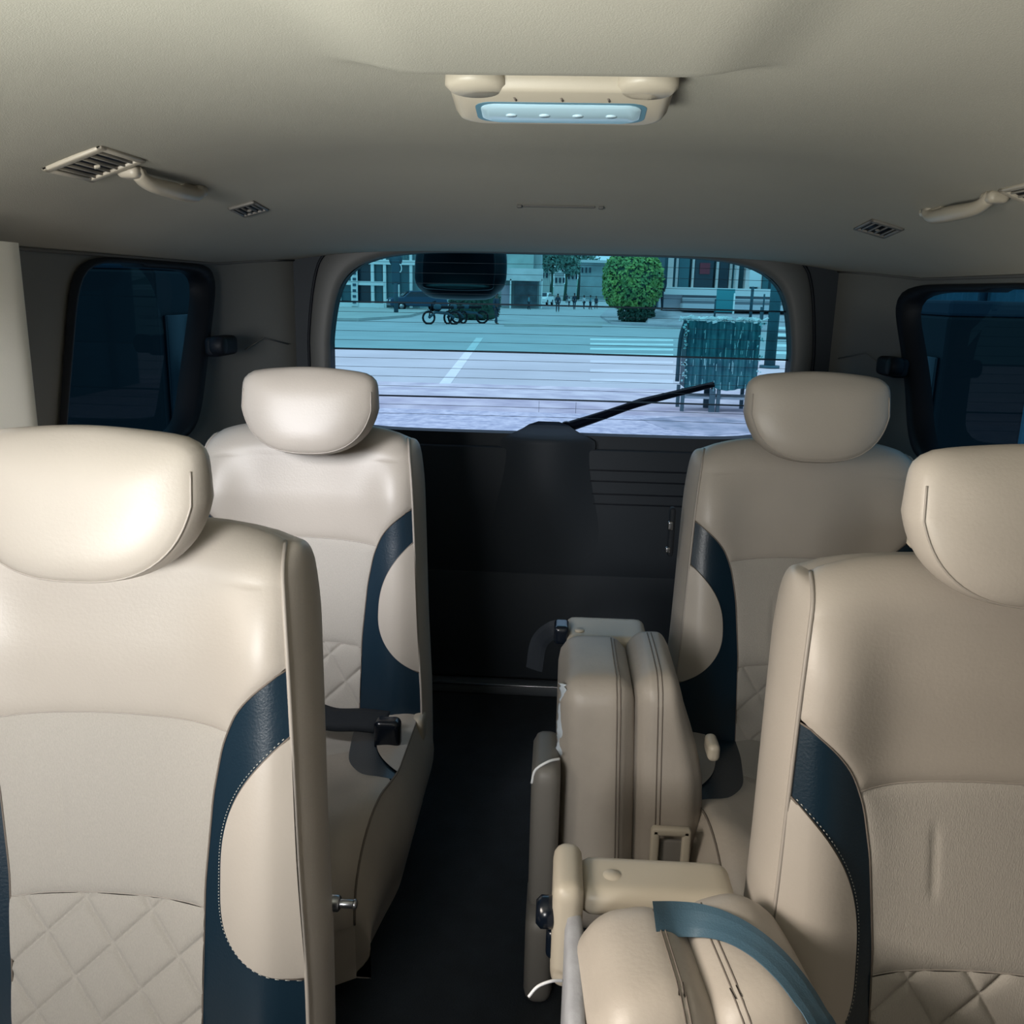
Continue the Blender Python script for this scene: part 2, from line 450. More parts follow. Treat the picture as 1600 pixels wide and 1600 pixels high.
TILT = .18
EZ = smoothtab([(.20, .248), (.32, .243), (.46, .232), (.62, .223), (.72, .217), (.80, .208), (.84, .203), (.90, .188), (.96, .165)], 60, 4)
def seat(name, label, X, Y, oval=(.335, .61), cushion=True, detail=1.0, lever=0, hx=0, sh=0, v2=0, hz=0, dt=0, nlow=4.2):
    root = thing(name, label, 'car seat', (X, Y, 0), group='beige leather passenger seats')
    ZA = .79+dt; RB = .056; PM = ZA+RB*math.pi/2
    def prof(p):
        if p <= ZA: y = TILT*(p-.4); return (y, p, -1, TILT*.6)
        a = (p-ZA)/RB; y0 = TILT*(ZA-.4)
        return (y0+RB*(1-math.cos(a)), ZA+RB*math.sin(a), -math.cos(a), math.sin(a))
    def relief(x, p):
        ax = abs(x)/.22; fade = 1-sm((p-.70)/.16)
        return (.030*math.exp(-((ax-.86)/.26)**2)-.004)*fade+.010*sm((p-.62)/.1)*(1-sm((p-.78)/.1))*(1-min(1, ax)**3)-.020*max(0, ax-.93)
    def drop(x, p):
        k = sm((p-.74)/.15); return (.0, -.030*k*max(0, abs(x)/.205)**4)
    S = Surf(prof, relief, drop)
    e = lambda p: interp(EZ, p)
    zo0, zo1 = oval; zc = (zo0+zo1)/2
    # navy band inner border a(p) and oval border b(p)
    A = smoothtab([(.20, .116), (.30, .117), (.42, .119), (.53, .129), (.59, .141), (.63, .158), (.66, .185), (.682, .217), (.70, .225)], 70, 3); A = [(q_+.010+sh, w_) for q_, w_ in A]
    pm_ = lerp(zo0, zo1, .44)
    def bcurve(p):
        t = (p-pm_)/(zo1-pm_) if p > pm_ else (pm_-p)/(pm_-zo0)
        return lerp(.1425 if nlow > 3 else .155, e(p), min(1, t)**(2.5 if p > pm_ else nlow))
    PB = .693+sh
    a_ = lambda p: min(interp(A, p), e(p)) if p < PB else e(p)
    b_ = lambda p: min(bcurve(p), e(p)) if zo0 < p < zo1 else e(p)
    Z0 = .20; V2, V1 = .410+sh+v2, .616+sh
    br = MB()
    # back and both side gussets in one shell
    for sg in (-1, 1):
        def gus(u, v, sg=sg):
            p = lerp(Z0, PM, v); A3 = S(sg*e(p), p, -.001); B3 = Vector((A3.x, 2*(TILT*(min(p, ZA)-.4)+RB)-A3.y, A3.z))
            d = (B3-A3).length; q = A3.lerp(B3, u); q.x += sg*min(.012, d*.3)*math.sin(math.pi*u)**.8
            return q
        br.grid(gus, 14, 70)
    def rear(u, v):
        p = lerp(Z0, PM, v); x = lerp(-1, 1, u)*e(p); A3 = S(x, p, -.001); return Vector((x, 2*(TILT*(min(p, ZA)-.4)+RB)-A3.y, A3.z))
    br.grid(rear, 16, 40)
    backrest = br.build('backrest', LEA, root)
    D = detail
    def quilt(x, p):
        u = (p-.93*x)/.086; v = (x+.62*p)/.074
        d = min(abs(u-round(u)), abs(v-round(v)))*.063
        return .0060*(1-math.exp(-d/.0042))-.0025
    def crease(x, p):
        return -.003*math.exp(-((x+.055+.03*(p-.5))/.004)**2)*sm((p-.45)/.02)*sm((.555-p)/.03)
    lf = lambda p: -a_(p)
    pt = patch('top_panel', S, lambda p: -a_(p), a_, V1, PM, 60, 60, LEA, backrest, .005, .008, arch0=.010)
    pm = patch('middle_panel', S, lambda p: -a_(p), a_, V2, V1, 60, 40, FAB, backrest, .005, .008, disp=crease, arch0=.008, arch1=.010)
    pq = patch('quilted_panel', S, lambda p: -a_(p), a_, Z0, V2, int(150*D), int(110*D), FAB, backrest, .003, .008, disp=quilt, arch1=.008)
    for o in (pt, pm, pq): orient(o, (0, -1, .2))
    for sg in (-1, 1):
        bnd = patch('navy_band', S, lambda p: sg*a_(p), lambda p: sg*b_(p), Z0, PB, 10, 110, NAVY, backrest, 0, .01)
        # puff works on signed widths, so the band is lifted evenly instead
        bl = patch('side_bolster', S, lambda p: sg*b_(p), lambda p: sg*e(p), zo0, zo1, 22, 70, LEA, backrest, 0, .01,
                   disp=lambda x, p: .007*math.sqrt(max(0, (p-zo0)*(zo1-p)))/((zo1-zo0)/2)*1)
        for o in (bnd, bl): orient(o, (0, -1, .2))
        # piping down the front edge and seams
        MB().tube([S(sg*e(p), p, .001) for p in [lerp(Z0, PM-.01, i/70) for i in range(71)]], .0026, 6).build('piping', PIPE, backrest)
        MB().tube([S(sg*a_(p), p, .0005) for p in [lerp(Z0, PB, i/70) for i in range(71)]], .0012, 5).build('seam', SEAM, backrest)
        MB().tube([S(sg*b_(p), p, .0008) for p in [lerp(zo0+.001, zo1-.001, i/70) for i in range(71)]], .0016, 5).build('seam', SEAM, backrest)
        if D >= .9:
            st = MB(); pp = [lerp(zo0, zo1, i/150) for i in range(151)]
            path = [S(sg*max(b_(p)-.0048-.002*0, 0), p, .0012) for p in pp]
            acc = 0
            for i in range(150):
                sgm = path[i+1]-path[i]; n = max(1, int(sgm.length/.0045))
                for k in range(n):
                    acc += 1
                    if acc % 2: st.tube([path[i]+sgm*(k/n), path[i]+sgm*((k+.8)/n)], .0006, 4)
            st.build('stitching', STI, backrest)
    for pv, ar in ((V1, .010), (V2, .008)):
        MB().tube([S(lerp(-1, 1, i/40)*a_(pv), pv+ar*(1-(2*i/40-1)**2), .0002) for i in range(41)], .0011, 5).build('seam', PIPE if pv == V1 else PIPE, backrest)
    # headrest
    hr = bpy.data.objects.new('headrest', None)
    top, bot = .958+hz, .810+hz; cz = .892+hz
    def outl(a):
        c_, s_ = math.cos(a), math.sin(a)
        if s_ >= 0: k = (abs(c_)**8+abs(s_)**8)**(-1/8); return (c_*k*(.124-.002*s_*k), cz+s_*k*(top-cz)*(1-.07*(c_*k)**2))
        k = (abs(c_)**2.7+abs(s_)**2.7)**(-1/2.7); xx = c_*k*(.124-.022*abs(s_*k)); zz = cz+s_*k*(cz-bot); return (xx, zz)
    yb = .028; NN = 72
    def cap(sg, bulge):
        vs = [];
        for j in range(13):
            rho = j/12
            for i in range(NN):
                ox, oz = outl(2*math.pi*i/NN); x = ox*rho; z = lerp(.886+hz, oz, rho)
                y = sg*(.030+bulge*(1-rho**4)); y += -.022*(z-.9)/.1*(1 if sg < 0 else -.2)*-1
                vs.append(Vector((x+hx, yb+y+.0, z)))
        fs = [(j*NN+i, j*NN+(i+1) % NN, (j+1)*NN+(i+1) % NN, (j+1)*NN+i) for j in range(12) for i in range(NN)]
        return vs, fs
    vF, fF = cap(-1, .017); vB, fB = cap(1, .020)
    rimF = vF[-NN:]; rimB = vB[-NN:]; G_ = 9
    vs = list(vF); fs = list(fF); base = 12*NN
    for k in range(1, G_):
        for i in range(NN):
            q = rimF[i].lerp(rimB[i], k/G_); d = (q-Vector((hx, q.y, .886+hz))).normalized()
            vs.append(q+d*(.009 if d.z < .5 else .011)*math.sin(math.pi*k/G_)**.8)
    o_ = len(vF)
    for k in range(G_-1):
        a0 = base if k == 0 else o_+(k-1)*NN
        for i in range(NN): fs.append((a0+i, a0+(i+1) % NN, o_+k*NN+(i+1) % NN, o_+k*NN+i))
    n0 = len(vs); vs += vB; a0 = o_+(G_-2)*NN
    for i in range(NN): fs.append((a0+i, a0+(i+1) % NN, n0+base+(i+1) % NN, n0+base+i))
    fs += [tuple(q+n0 for q in f_) for f_ in fB]
    hf = MB().add(vs, fs).build('headrest', LEA, root)
    bm = bmesh.new(); bm.from_mesh(hf.data); bmesh.ops.remove_doubles(bm, verts=bm.verts[:], dist=1e-5); bm.to_mesh(hf.data); bm.free()
    kk = [i % NN for i in range(NN//2-NN//12, NN+NN//12+1)]
    MB().tube([rimF[i]+Vector((0, -.0003, 0)) for i in kk], .0012, 6).build('piping', PIPE, hf)
    for sg in (-1, 1):
        MB().tube([(hx+sg*.055, .085, .80), (hx+sg*.055, .055, .93)], .006, 10).build('post', MET, hf)
        MB().cyl((hx+sg*.085, .095, .856), .014, .016, 'z', 20, .004).build('post_guide', PLA, hf)
    bpy.data.objects.remove(hr)
    if cushion:
        # cushion: back-to-front profile that rolls over the front edge
        L = .43; RC = .13; PC = L+RC*math.pi/2
        def cprof(p):
            if p <= L: return (.03-p, .265+.012*(p/L), 0, 1)
            a = (p-L)/RC; return (.03-L-RC*math.sin(a), (.277)-RC*(1-math.cos(a)), -math.sin(a), math.cos(a))
        def crel(x, p): ax = abs(x)/.24; return .022*math.exp(-((ax-.85)/.25)**2)-.02*max(0, ax-.9)-.004
        CS = Surf(cprof, crel, lambda x, p: (0.10*max(0, abs(x)/.24)**3*sm((p-.15)/.4), 0))
        CA_ = smoothtab([(0, .115), (.12, .118), (.24, .135), (.34, .185), (.37, .235)], 60, 20); CB_ = smoothtab([(0, .20), (.08, .178), (.16, .172), (.24, .190), (.30, .215), (.34, .24)], 60, 20)
        ce = lambda p: .238-.03*sm((p-.3)/.3)
        ca = lambda p: min(ce(p)-.001, interp(CA_, p))
        cb = lambda p: min(ce(p), interp(CB_, p))
        cu_ = MB()
        for sg in (-1, 1):
            def g2(u, v, sg=sg):
                p = lerp(0, PC+.10, v); pp = min(p, PC); q = CS(sg*ce(pp), pp, -.001)
                if p > PC: q.z -= (p-PC)
                zb_ = .05; q2 = q.copy(); q2.z = lerp(q.z, zb_, u); q2.x += sg*.024*math.sin(math.pi*min(1, u*1.1))
                return q2
            cu_.grid(g2, 10, 40)
        cu_.grid(lambda u, v: (lambda q: Vector((q.x, q.y-.0, q.z-.10*v)))(CS(lerp(-1, 1, u)*ce(PC), PC, -.001)), 12, 4)
        cush = cu_.build('seat_cushion', LEA2, root)
        o = patch('cushion_center', CS, lambda p: -ca(p), ca, 0, .20, 30, 20, FAB, cush, .004, .008, arch1=.02); orient(o, (0, 0, 1))
        o = patch('cushion_front', CS, lambda p: -min(ca(p), ce(p)), lambda p: min(ca(p), ce(p)), .20, PC, 40, 30, LEA2, cush, .004, .008, arch0=.02); orient(o, (0, -.5, 1))
        for sg in (-1, 1):
            o = patch('navy_band', CS, lambda p: sg*ca(p), lambda p: sg*cb(p), 0, .368, 8, 40, NAVY, cush, 0, .01); orient(o, (0, 0, 1))
            o = patch('cushion_bolster', CS, lambda p: sg*cb(p), lambda p: sg*ce(p), 0, .335, 12, 40, LEA2, cush, 0, .01,
                      disp=lambda x, p: .004); orient(o, (0, 0, 1))
            MB().tube([CS(sg*ce(p), p, .001) for p in [lerp(.0, PC, i/40) for i in range(41)]], .002, 5).build('piping', SEAM, cush)
        MB().pad((0, -.17, .105), (.44, .40, .07), .02).build('seat_base', BLK, root)
        for sx in (-.17, .17):
            MB().box((sx, -.15, .04), (.035, .46, .08), .006).build('rail', BLKG, root)
        for sg in (-1, 1):
            MB().pad((sg*.238, -.02, .235), (.028, .08, .10), .013).build('hinge_cover', PLA, root)
    else:
        MB().pad((.02, -.15, .15), (.36, .34, .13), .05, .01).build('seat_cushion', LEA2, root)
        MB().pad((.02, -.13, .05), (.34, .34, .09), .02).build('seat_base', BLK, root)
    if lever:
        MB().cyl((lever*0.261, 0.085, 0.350), .0055, .034, 'x', 14, .002).cyl((lever*0.247, 0.085, 0.350), .0105, .022, 'x', 16, .002).cyl((lever*0.277, 0.085, 0.350), .0065, .006, 'x', 16, .002).cyl((lever*0.214, 0.085, 0.350), .012, .05, 'x', 16, .002).build('recline_lever', MET, root)
    return root
seat('passenger_seat', 'large beige leather seat with navy side band at the left front, nearest the camera', -.515, .90, (.325, .616), cushion=False, lever=1, hx=.010, v2=-.008)
seat('passenger_seat', 'large beige leather seat at the right front behind the folded jump seat', .500, .90, (.262, .575), cushion=False, hx=-.002, sh=-.034, v2=-.010, hz=.010, dt=-.014)
seat('passenger_seat', 'smaller beige leather seat with rounded headrest at the back left', -.498, 1.68, (.365, .628), detail=.8, hx=.022, nlow=2.2)
seat('passenger_seat', 'smaller shaded beige seat at the back right behind the folded seats', .490, 1.66, (.375, .610), detail=.8, hx=-.010, hz=.018, nlow=2.2)

# ------------------------------------------------------------------ ceiling fittings
lamp = thing('ceiling_lamp', 'beige overhead dome lamp with blue-white lens on the roof lining', 'lamp', (-.007, .995, 1.322)); lamp.rotation_euler.x = R(-9); lamp.scale = (.93, .72, .80)
def rrect(hx, hy, r, n=8):
    pts = []
    for (cx, cy, a0) in ((hx-r, hy-r, 0), (-hx+r, hy-r, 90), (-hx+r, -hy+r, 180), (hx-r, -hy+r, 270)):
        for i in range(n+1): a = R(a0+90*i/n); pts.append((cx+r*math.cos(a), cy+r*math.sin(a)))
    return pts
def tray(levels, n=8):
    """stack of rounded rectangles (hx,hy,r,y0,z) closed at the end"""
    mb = MB(); vs = []; L = 4*(n+1)
    for (hx, hy, r, yo, z) in levels: vs += [(x, y+yo, z) for x, y in rrect(hx, hy, r, n)]
    fs = [(k*L+i, k*L+(i+1) % L, (k+1)*L+(i+1) % L, (k+1)*L+i) for k in range(len(levels)-1) for i in range(L)]
    fs.append(tuple(range((len(levels)-1)*L, len(levels)*L)))
    return mb.add(vs, fs)
auto(tray([(.122, .085, .035, .01, .004), (.121, .084, .035, .01, -.010), (.114, .070, .03, .0, -.024), (.108, .062, .028, -.002, -.027)]).build('housing', PLA, lamp), 50)
LENS = mat('lens_plastic', (.42, .62, .74), .18, coat=.3); 
ln = auto(tray([(.088, .034, .018, .012, -.024), (.088, .034, .018, .012, -.0285), (.082, .030, .016, .012, -.031)]).build('lens', LENS, lamp), 50)
auto(tray([(.094, .039, .02, .012, -.024), (.094, .039, .02, .012, -.0275), (.089, .036, .018, .012, -.0278)]).build('lens_rim', mat('lens_rim', (.10, .22, .30), .3), lamp), 50)
for i in range(4): MB().cyl((-.055+.037*i, .012, -.031), .006, .002, 'z', 12).build('lens_dimple', mat('lens_dimple', (.5, .68, .78), .3), ln)
for s in (-1, 1):
    MB().cyl((s*.090, -.066, -.012), .032, .030, 'z', 32, .006).build('spot_knob', PLA, lamp)
for i in range(3): MB().tube([(-.05+i*.05, -.045, -.027), (-.048+i*.05, -.035, -.028)], .0012, 5).build('marking', SEAM, lamp)

def frame_at(x, y):
    e = .01; z = ceil_z(x, y)
    tx = Vector((1, 0, (ceil_z(x+e, y)-ceil_z(x-e, y))/(2*e))).normalized(); ty = Vector((0, 1, (ceil_z(x, y+e)-ceil_z(x, y-e))/(2*e))).normalized()
    n = tx.cross(ty).normalized(); ty = n.cross(tx)
    return Matrix(((tx.x, ty.x, n.x, x), (tx.y, ty.y, n.y, y), (tx.z, ty.z, n.z, z), (0, 0, 0, 1)))
def vent(label, x, y, hx, hy, ns, m, md, group):
    t = thing('air_vent', label, 'air vent', group=group); t.matrix_world = frame_at(x, y)
    fr = MB(); b = hy*.26; bx = hx*.20
    for sx in (-1, 1): fr.box((sx*(hx-bx/2), 0, -.002), (bx, 2*hy, .006), .002)
    for sy in (-1, 1): fr.box((0, sy*(hy-b/2), -.002), (2*hx, b, .006), .002)
    fr.build('frame', m, t)
    MB().box((0, 0, -.0005), (2*hx-.004, 2*hy-.004, .002)).build('recess', BLK, t)
    for i in range(ns):
        xx = lerp(-hx+bx, hx-bx, (i+.5)/ns)
        MB().box((xx, 0, -.002), (.0028, 2*(hy-b), .005), .0006, Matrix.Rotation(R(20), 3, 'Y')).build('slat', md, t)
    MB().box((0, 0, -.005), (.008, .008, .004), .0015, Matrix.Rotation(R(30), 3, 'Z')).build('tab', m, t)
    return t
VD = mat('vent_slat', (.30, .27, .22), .5)
vent('slatted beige ceiling vent at the upper left beside the grab handle', -.614, 1.216, .042, .062, 6, PLA, VD, 'large ceiling vents')
vent('slatted ceiling vent at the right picture edge beside the grab handle', .645, 1.300, .042, .062, 6, PLA, VD, 'large ceiling vents')
vent('small dark ceiling vent between left grab handle and rear window', -.593, 1.745, .026, .040, 4, PLAG, PLAG, 'small ceiling vents')
vent('small dark ceiling vent nearest the right side window', .597, 1.815, .032, .048, 4, PLAG, PLAG, 'small ceiling vents')
def handle(label, x, y, s, L=.235):
    t = thing('grab_handle', label, 'grab handle', (x, y, ceil_z(x, y)), group='ceiling grab handles')
    pts = []; rs = []
    for i in range(25):
        a = lerp(-1, 1, i/24); h = .016*(1-abs(a)**6); pts.append((-s*.006*(1-a*a), a*L/2, -.003-h)); rs.append(.0125-.003*abs(a))
    g = MB().tube(pts, rs, 12); g.build('grip', PLA, t)
    for e in (-1, 1):
        MB().pad((s*.006, e*(L/2-.004), -.006), (.030, .040, .018), .008).build('mount', PLA, t)
    MB().pad((s*.006, L*.34, -.013), (.024, .055, .026), .0115).build('mount_foot', PLA, t)
    return t
handle('beige curved grab handle on the ceiling at the left', -.600, 1.415, -1)
handle('beige curved grab handle on the ceiling at the right', .610, 1.505, 1)

# ------------------------------------------------------------------ folded jump seats
def rot(ax, a): return Matrix.Rotation(R(a), 3, ax)
def curve(name, pts, r, m, parent, n=6): return MB().tube(pts, r, n).build(name, m, parent)
def bez(pts, n=24):
    """smooth line through points"""
    P_ = [Vector(p) for p in pts]; P_ = [2*P_[0]-P_[1]]+P_+[2*P_[-1]-P_[-2]]; out = []
    for k in range(1, len(P_)-2):
        for i in range(n):
            t = i/n; a, b, c, d = P_[k-1:k+3]
            out.append(.5*((2*b)+(c-a)*t+(2*a-5*b+4*c-d)*t*t+(3*b-a-3*c+d)*t**3))
    out.append(P_[-2]); return out
def slab(name, parent, c, d, M, seam_x, cham=0, r=.036):
    """upright folded cushion with twin top-stitched seam"""
    o = MB().pad(c, d, r, .006, M, 18).build(name, LEA2, parent)
    if cham:
        for v in o.data.vertices:
            q = M.inverted() @ (v.co-Vector(c)); t_ = sm((q.z-d[2]*.05)/(d[2]*.45)); q.x -= cham*t_*max(0, (q.x+d[0]*.3)/d[0]); v.co = (M @ q)+Vector(c)
    h = Vector(d)/2; tr_ = BVHTree.FromPolygons([v.co for v in o.data.vertices], [tuple(p.vertices) for p in o.data.polygons])
    for off in (0, .007):
        pts = [(seam_x+off, -h.y-.0025-.006*(1-(z/h.z)**2)*(1-(2*seam_x/d[0])**2), z) for z in [lerp(-h.z+.04, h.z-.045, i/20) for i in range(21)]]
        pts += [(seam_x+off, -(h.y-r)-(r+.0015)*math.cos(a_)-.002, (h.z-r)+(r+.0015)*math.sin(a_)+.001) for a_ in [R(q) for q in range(10, 91, 16)]]
        pts += [(seam_x+off, y_, h.z+.0025+.005*(1-(y_/h.y)**2)) for y_ in [lerp(-h.y+.04, h.y-.04, i/8) for i in range(9)]]
        sp = []
        for p in pts:
            q = o.data; best = tr_.find_nearest(M @ Vector(p)+Vector(c)); sp.append(best[0]+best[1]*.0004)
        curve('seam', sp, .0010, SEAM, o)
    return o
far = thing('folded_jump_seat', 'folded beige jump seat standing upright beside the back right seat', 'folding seat', (.13, 1.45, 0), group='folded jump seats in the aisle')
I3 = Matrix.Identity(3)
slab('backrest', far, (-.045, -.035, .295), (.120, .23, .46), rot('Y', -2), .032)
sl = slab('seat_cushion', far, (.072, -.015, .298), (.116, .24, .46), rot('Y', -2), -.020, .05)
MB().pad((-.024, .14, .490), (.150, .12, .040), .016).build('hinge_block', PLA, far)
MB().cyl((-.075, .115, .511), .009, .004, 'z', 20, .0015).build('button', PLA, far)
MB().pad((-.128, -.13, .272), (.046, .14, .26), .019).build('side_cover', PLAG, far)
MB().pad((-.130, -.17, .080), (.046, .14, .16), .02).build('foot_bracket', PLAG, far)
MB().cyl((-.105, -.262, .13), .012, .01, 'y', 16, .003).build('bolt', MET, far)
hd = MB(); 
for (c, d) in (((.075, -.167, .285), (.062, .014, .014)), ((.050, -.167, .22), (.014, .014, .14)), ((.100, -.167, .22), (.014, .014, .14))): hd.box(c, d, .004)
hh = hd.build('handle_frame', PLA, far); MB().box((.078, -.160, .21), (.040, .008, .11), .003).build('handle_plate', PLAG, hh)
MB().pad((.142, -.10, .40), (.02, .05, .03), .009).build('latch_cap', PLA, far)
WRAP = mat('torn_plastic', (.50, .56, .62), .18, .4, 120, spec=.8)
wpts = [(-.106+random.uniform(-.003, .002), -.128+random.uniform(-.004, .004), lerp(.515, .36, i/9)) for i in range(10)]
MB().ribbon(bez(wpts, 4), (-.6, -.8, .1), [random.uniform(.006, .018) for _ in range(37)], .0008).build('plastic_wrap', WRAP, far)
curve('cable_tie', bez([(-.108, -.17, .405), (-.125, -.185, .408), (-.145, -.19, .395), (-.150, -.19, .372)], 8), .0022, WHT, far)
bk = MB().pad((-.108, .12, .505), (.028, .05, .035), .008).build('buckle', BLKG, far)

near = thing('folded_jump_seat', 'folded beige jump seat with blue-grey belt across it at the bottom', 'folding seat', (.14, .90, 0), group='folded jump seats in the aisle')
Mn = rot('X', 12) @ rot('Y', -13)
slab('backrest', near, (-.012, -.10, .285), (.138, .21, .35), rot('Z', 6) @ rot('Y', -8), .030, 0, .060)
slab('seat_cushion', near, (.108, -.080, .292), (.128, .22, .35), rot('Z', 8) @ rot('Y', -15), -.022, 0, .056)
MB().pad((-.002, .055, .419), (.186, .080, .038), .017).build('hinge_block', PLA, near)
MB().cyl((-.055, .05, .438), .011, .004, 'z', 24, .002).build('button', PLA, near)
MB().pad((-.108, .045, .385), (.036, .10, .14), .016).build('pivot_cover', PLA, near)
MB().cyl((-.132, .02, .405), .019, .026, 'x', 24, .006).build('recline_knob', BLKG, near)
MB().pad((-.122, .02, .365), (.02, .022, .04), .008).build('knob_lever', BLKG, near)
GF = mat('grey_lining_cloth', (.36, .37, .40), .8, .3, 200, .15, 40)
MB().pad((-.100, -.09, .27), (.022, .20, .30), .01).build('cloth_lining', GF, near)
MB().pad((-.150, -.08, .10), (.05, .2, .2), .02).build('foot_bracket', PLAG, near)
curve('cable_tie', bez([(-.112, -.02, .345), (-.125, -.03, .352), (-.140, -.035, .348), (-.150, -.04, .338)], 8), .0018, WHT, near)

# seat belt over the near folded seat
def belt_ribbon(name, label, pts, nr, wd, m, cat='seat belt'):
    P_ = bez(pts, 14); L = len(P_); k = len(nr)-1
    NR = [Vector(nr[min(k, int(i/(L-1)*k))]).lerp(Vector(nr[min(k, int(i/(L-1)*k)+1)]), (i/(L-1)*k) % 1) for i in range(L)]
    o = MB().ribbon(P_, NR, wd, .0012).build(name, m, None, False); return tag(o, label, cat)
bpy.context.view_layer.update()
trees = []
for o in near.children:
    if o.name.startswith(('seat_cushion', 'backrest', 'hinge')):
        trees.append(BVHTree.FromPolygons([o.matrix_world @ v.co for v in o.data.vertices], [tuple(p.vertices) for p in o.data.polygons]))
def drape(px, py, lift=.002):
    """point of the folded seat's surface below the strap"""
    d = (at(px, py, y=1.0)-CP).normalized(); best = None
    for t in trees:
        h = t.ray_cast(CP, d)
        if h[0] is not None and (best is None or h[3] < best[3]): best = h
    return (best[0]+best[1]*lift, best[1]) if best else None
bp_ = []; bn_ = []
for px, py in ((1022, 1440), (1050, 1434), (1085, 1434), (1125, 1446), (1165, 1466), (1200, 1495), (1230, 1530), (1255, 1570), (1272, 1610)):
    h = drape(px, py)
    if h is None: h = (at(px, py, y=bp_[-1].y-.01 if bp_ else .86), Vector((-.2 if not bp_ else .3, -.6, .7)))
    bp_.append(h[0]); bn_.append(tuple(h[1]))
bn_[0] = bn_[1] = bn_[2] = (-.1, -.75, .65)
for _ in range(5): bp_ = [bp_[0]]+[(bp_[i-1]+bp_[i]*2+bp_[i+1])/4 for i in range(1, len(bp_)-1)]+[bp_[-1]]; bn_ = [bn_[0]]+[tuple((Vector(bn_[i-1])+Vector(bn_[i])*2+Vector(bn_[i+1])).normalized()) for i in range(1, len(bn_)-1)]+[bn_[-1]]
bp_ = [p+Vector(n)*.011 for p, n in zip(bp_, bn_)]
bp_ += [bp_[-1]+Vector((.020, -.004, -.045)), bp_[-1]+Vector((.034, .0, -.10))]; bn_ += [(.5, -.7, .5), (.4, -.8, .4)]
belt_ribbon('seat_belt', 'blue-grey seat belt strap lying across the nearest folded seat', bp_, bn_, .036, WEB)
# black belt bundle on the cushion of the back-left seat
sb = thing('seat_belt', 'dark folded seat belt bundle on the back left seat cushion', 'seat belt', (-.372, 1.55, .305))
MB().ribbon(bez([(-.10, .02, .02), (-.04, 0, .012), (.02, -.01, .018), (.07, -.02, .02)], 8), (0, -.5, .9), .05, .004).build('webbing', WEBD, sb)
MB().pad((.075, -.03, .0), (.05, .035, .065), .012).build('buckle', BLKG, sb)
# black strap hanging at the tailgate beside the far folded seat
sb2 = belt_ribbon('seat_belt', 'black strap hanging behind the back folded seat near the tailgate', [(.035, 1.60, .50), (.005, 1.60, .495), (-.02, 1.62, .46), (-.028, 1.63, .40)],
            [(0, -1, .3), (-.3, -1, .2), (-.3, -1, .1)], .034, WEBD)
# seat belt tongues on the far right seat edge
bk2 = thing('belt_buckle', 'small chrome belt buckle hanging left of the back right seat', 'buckle', (.235, 1.74, .66))
MB().pad((0, 0, .0), (.012, .02, .10), .005).build('webbing_end', WEBD, bk2)
MB().pad((-.004, -.012, .015), (.010, .008, .018), .003).build('tongue', MET, bk2)
MB().pad((-.006, -.012, -.035), (.010, .008, .012), .003).build('tongue', MET, bk2)

# ------------------------------------------------------------------ on the tailgate outside
mir = thing('rear_parking_mirror', 'dark rounded mirror housing at the top of the rear window', 'mirror', tuple(at(720, 418, y=2.60)))
MB().pad((0, 0, .0), (.245, .10, .165), .055, .008, rot('X', -15)).build('housing', mat('mirror_shell', (.006, .012, .022), .35), mir)
MB().pad((0, -.056, -.006), (.195, .016, .11), .03, .004, rot('X', -15)).build('mirror_face', mat('mirror_shell', (.006, .012, .022), .35), mir)
MB().box((0, -.04, .10), (.09, .24, .05), .012).build('mount', BLK, mir)
wpr = thing('rear_wiper', 'black wiper arm lying across the bottom of the rear window', 'wiper', tuple(at(885, 668, y=2.47)))
o0 = Vector(wpr.location); a1 = at(1000, 630, y=2.47)-o0; a2 = at(1116, 601, y=2.47)-o0
MB().tube(bez([(0, 0, 0), a1*.5, a1, a2], 8), [.015-.008*(i/24) for i in range(25)], 8).build('arm', BLK, wpr)
MB().cyl((0, 0, 0), .018, .02, 'y', 20, .004).build('pivot', BLKG, wpr)
bl_ = MB().tube([a1*.25+Vector((0, .01, .006)), a1+Vector((0, .01, .008)), a2+Vector((0, .01, .004))], .004, 6).build('blade', BLK, wpr)
#EXTERIOR
# ================================================================== outside
GZ = -.5
def G(px, py): return at(px, py, z=GZ)
ASPH = mat('asphalt', (.46, .47, .49), .9, .3, 3, .12, .6)
PAVE = mat('worn_paving', (.58, .54, .57), .9, .5, 30, c2=(.38, .35, .41), vscale=2.2)
COB = mat('speckled_cobbles', (.62, .60, .65), .9, .6, 22, c2=(.36, .37, .45), vscale=9)
WALK = mat('sidewalk_concrete', (.45, .47, .46), .9, .3, 10, .15, 1)
PAINT = mat('road_paint', (.86, .88, .88), .8, 0, 10, .15, 3)
def quad(name, pts, m, z, th=.006, parent=None):
    """thin slab on the ground with the given corners"""
    n = len(pts); vs = [Vector((p[0], p[1], z+th)) for p in pts]+[Vector((p[0], p[1], z)) for p in pts]
    fs = [tuple(range(n)), tuple(range(n, 2*n))[::-1]]+[(i, i+n, (i+1) % n+n, (i+1) % n) for i in range(n)]
    return MB().add(vs, fs).build(name, m, parent, smooth=False)
tag(quad('road', [(-90, 15.8), (90, 15.8), (90, 420), (-90, 420)], ASPH, GZ-.05, .05), kind='structure')
tag(quad('near_cobbles', [(-60, 2.6), (60, 2.6), (60, 12.2), (-60, 12.2)], COB, GZ-.05, .058), kind='structure')
tag(quad('near_paving', [(-60, 12.2), (60, 12.2), (60, 15.8), (-60, 15.8)], PAVE, GZ-.05, .054), kind='structure')
tag(quad('ground_under_van', [(-60, -8), (60, -8), (60, 2.6), (-60, 2.6)], ASPH, GZ-.06, .05), kind='structure')
a, b = G(520, 492), G(668, 486)
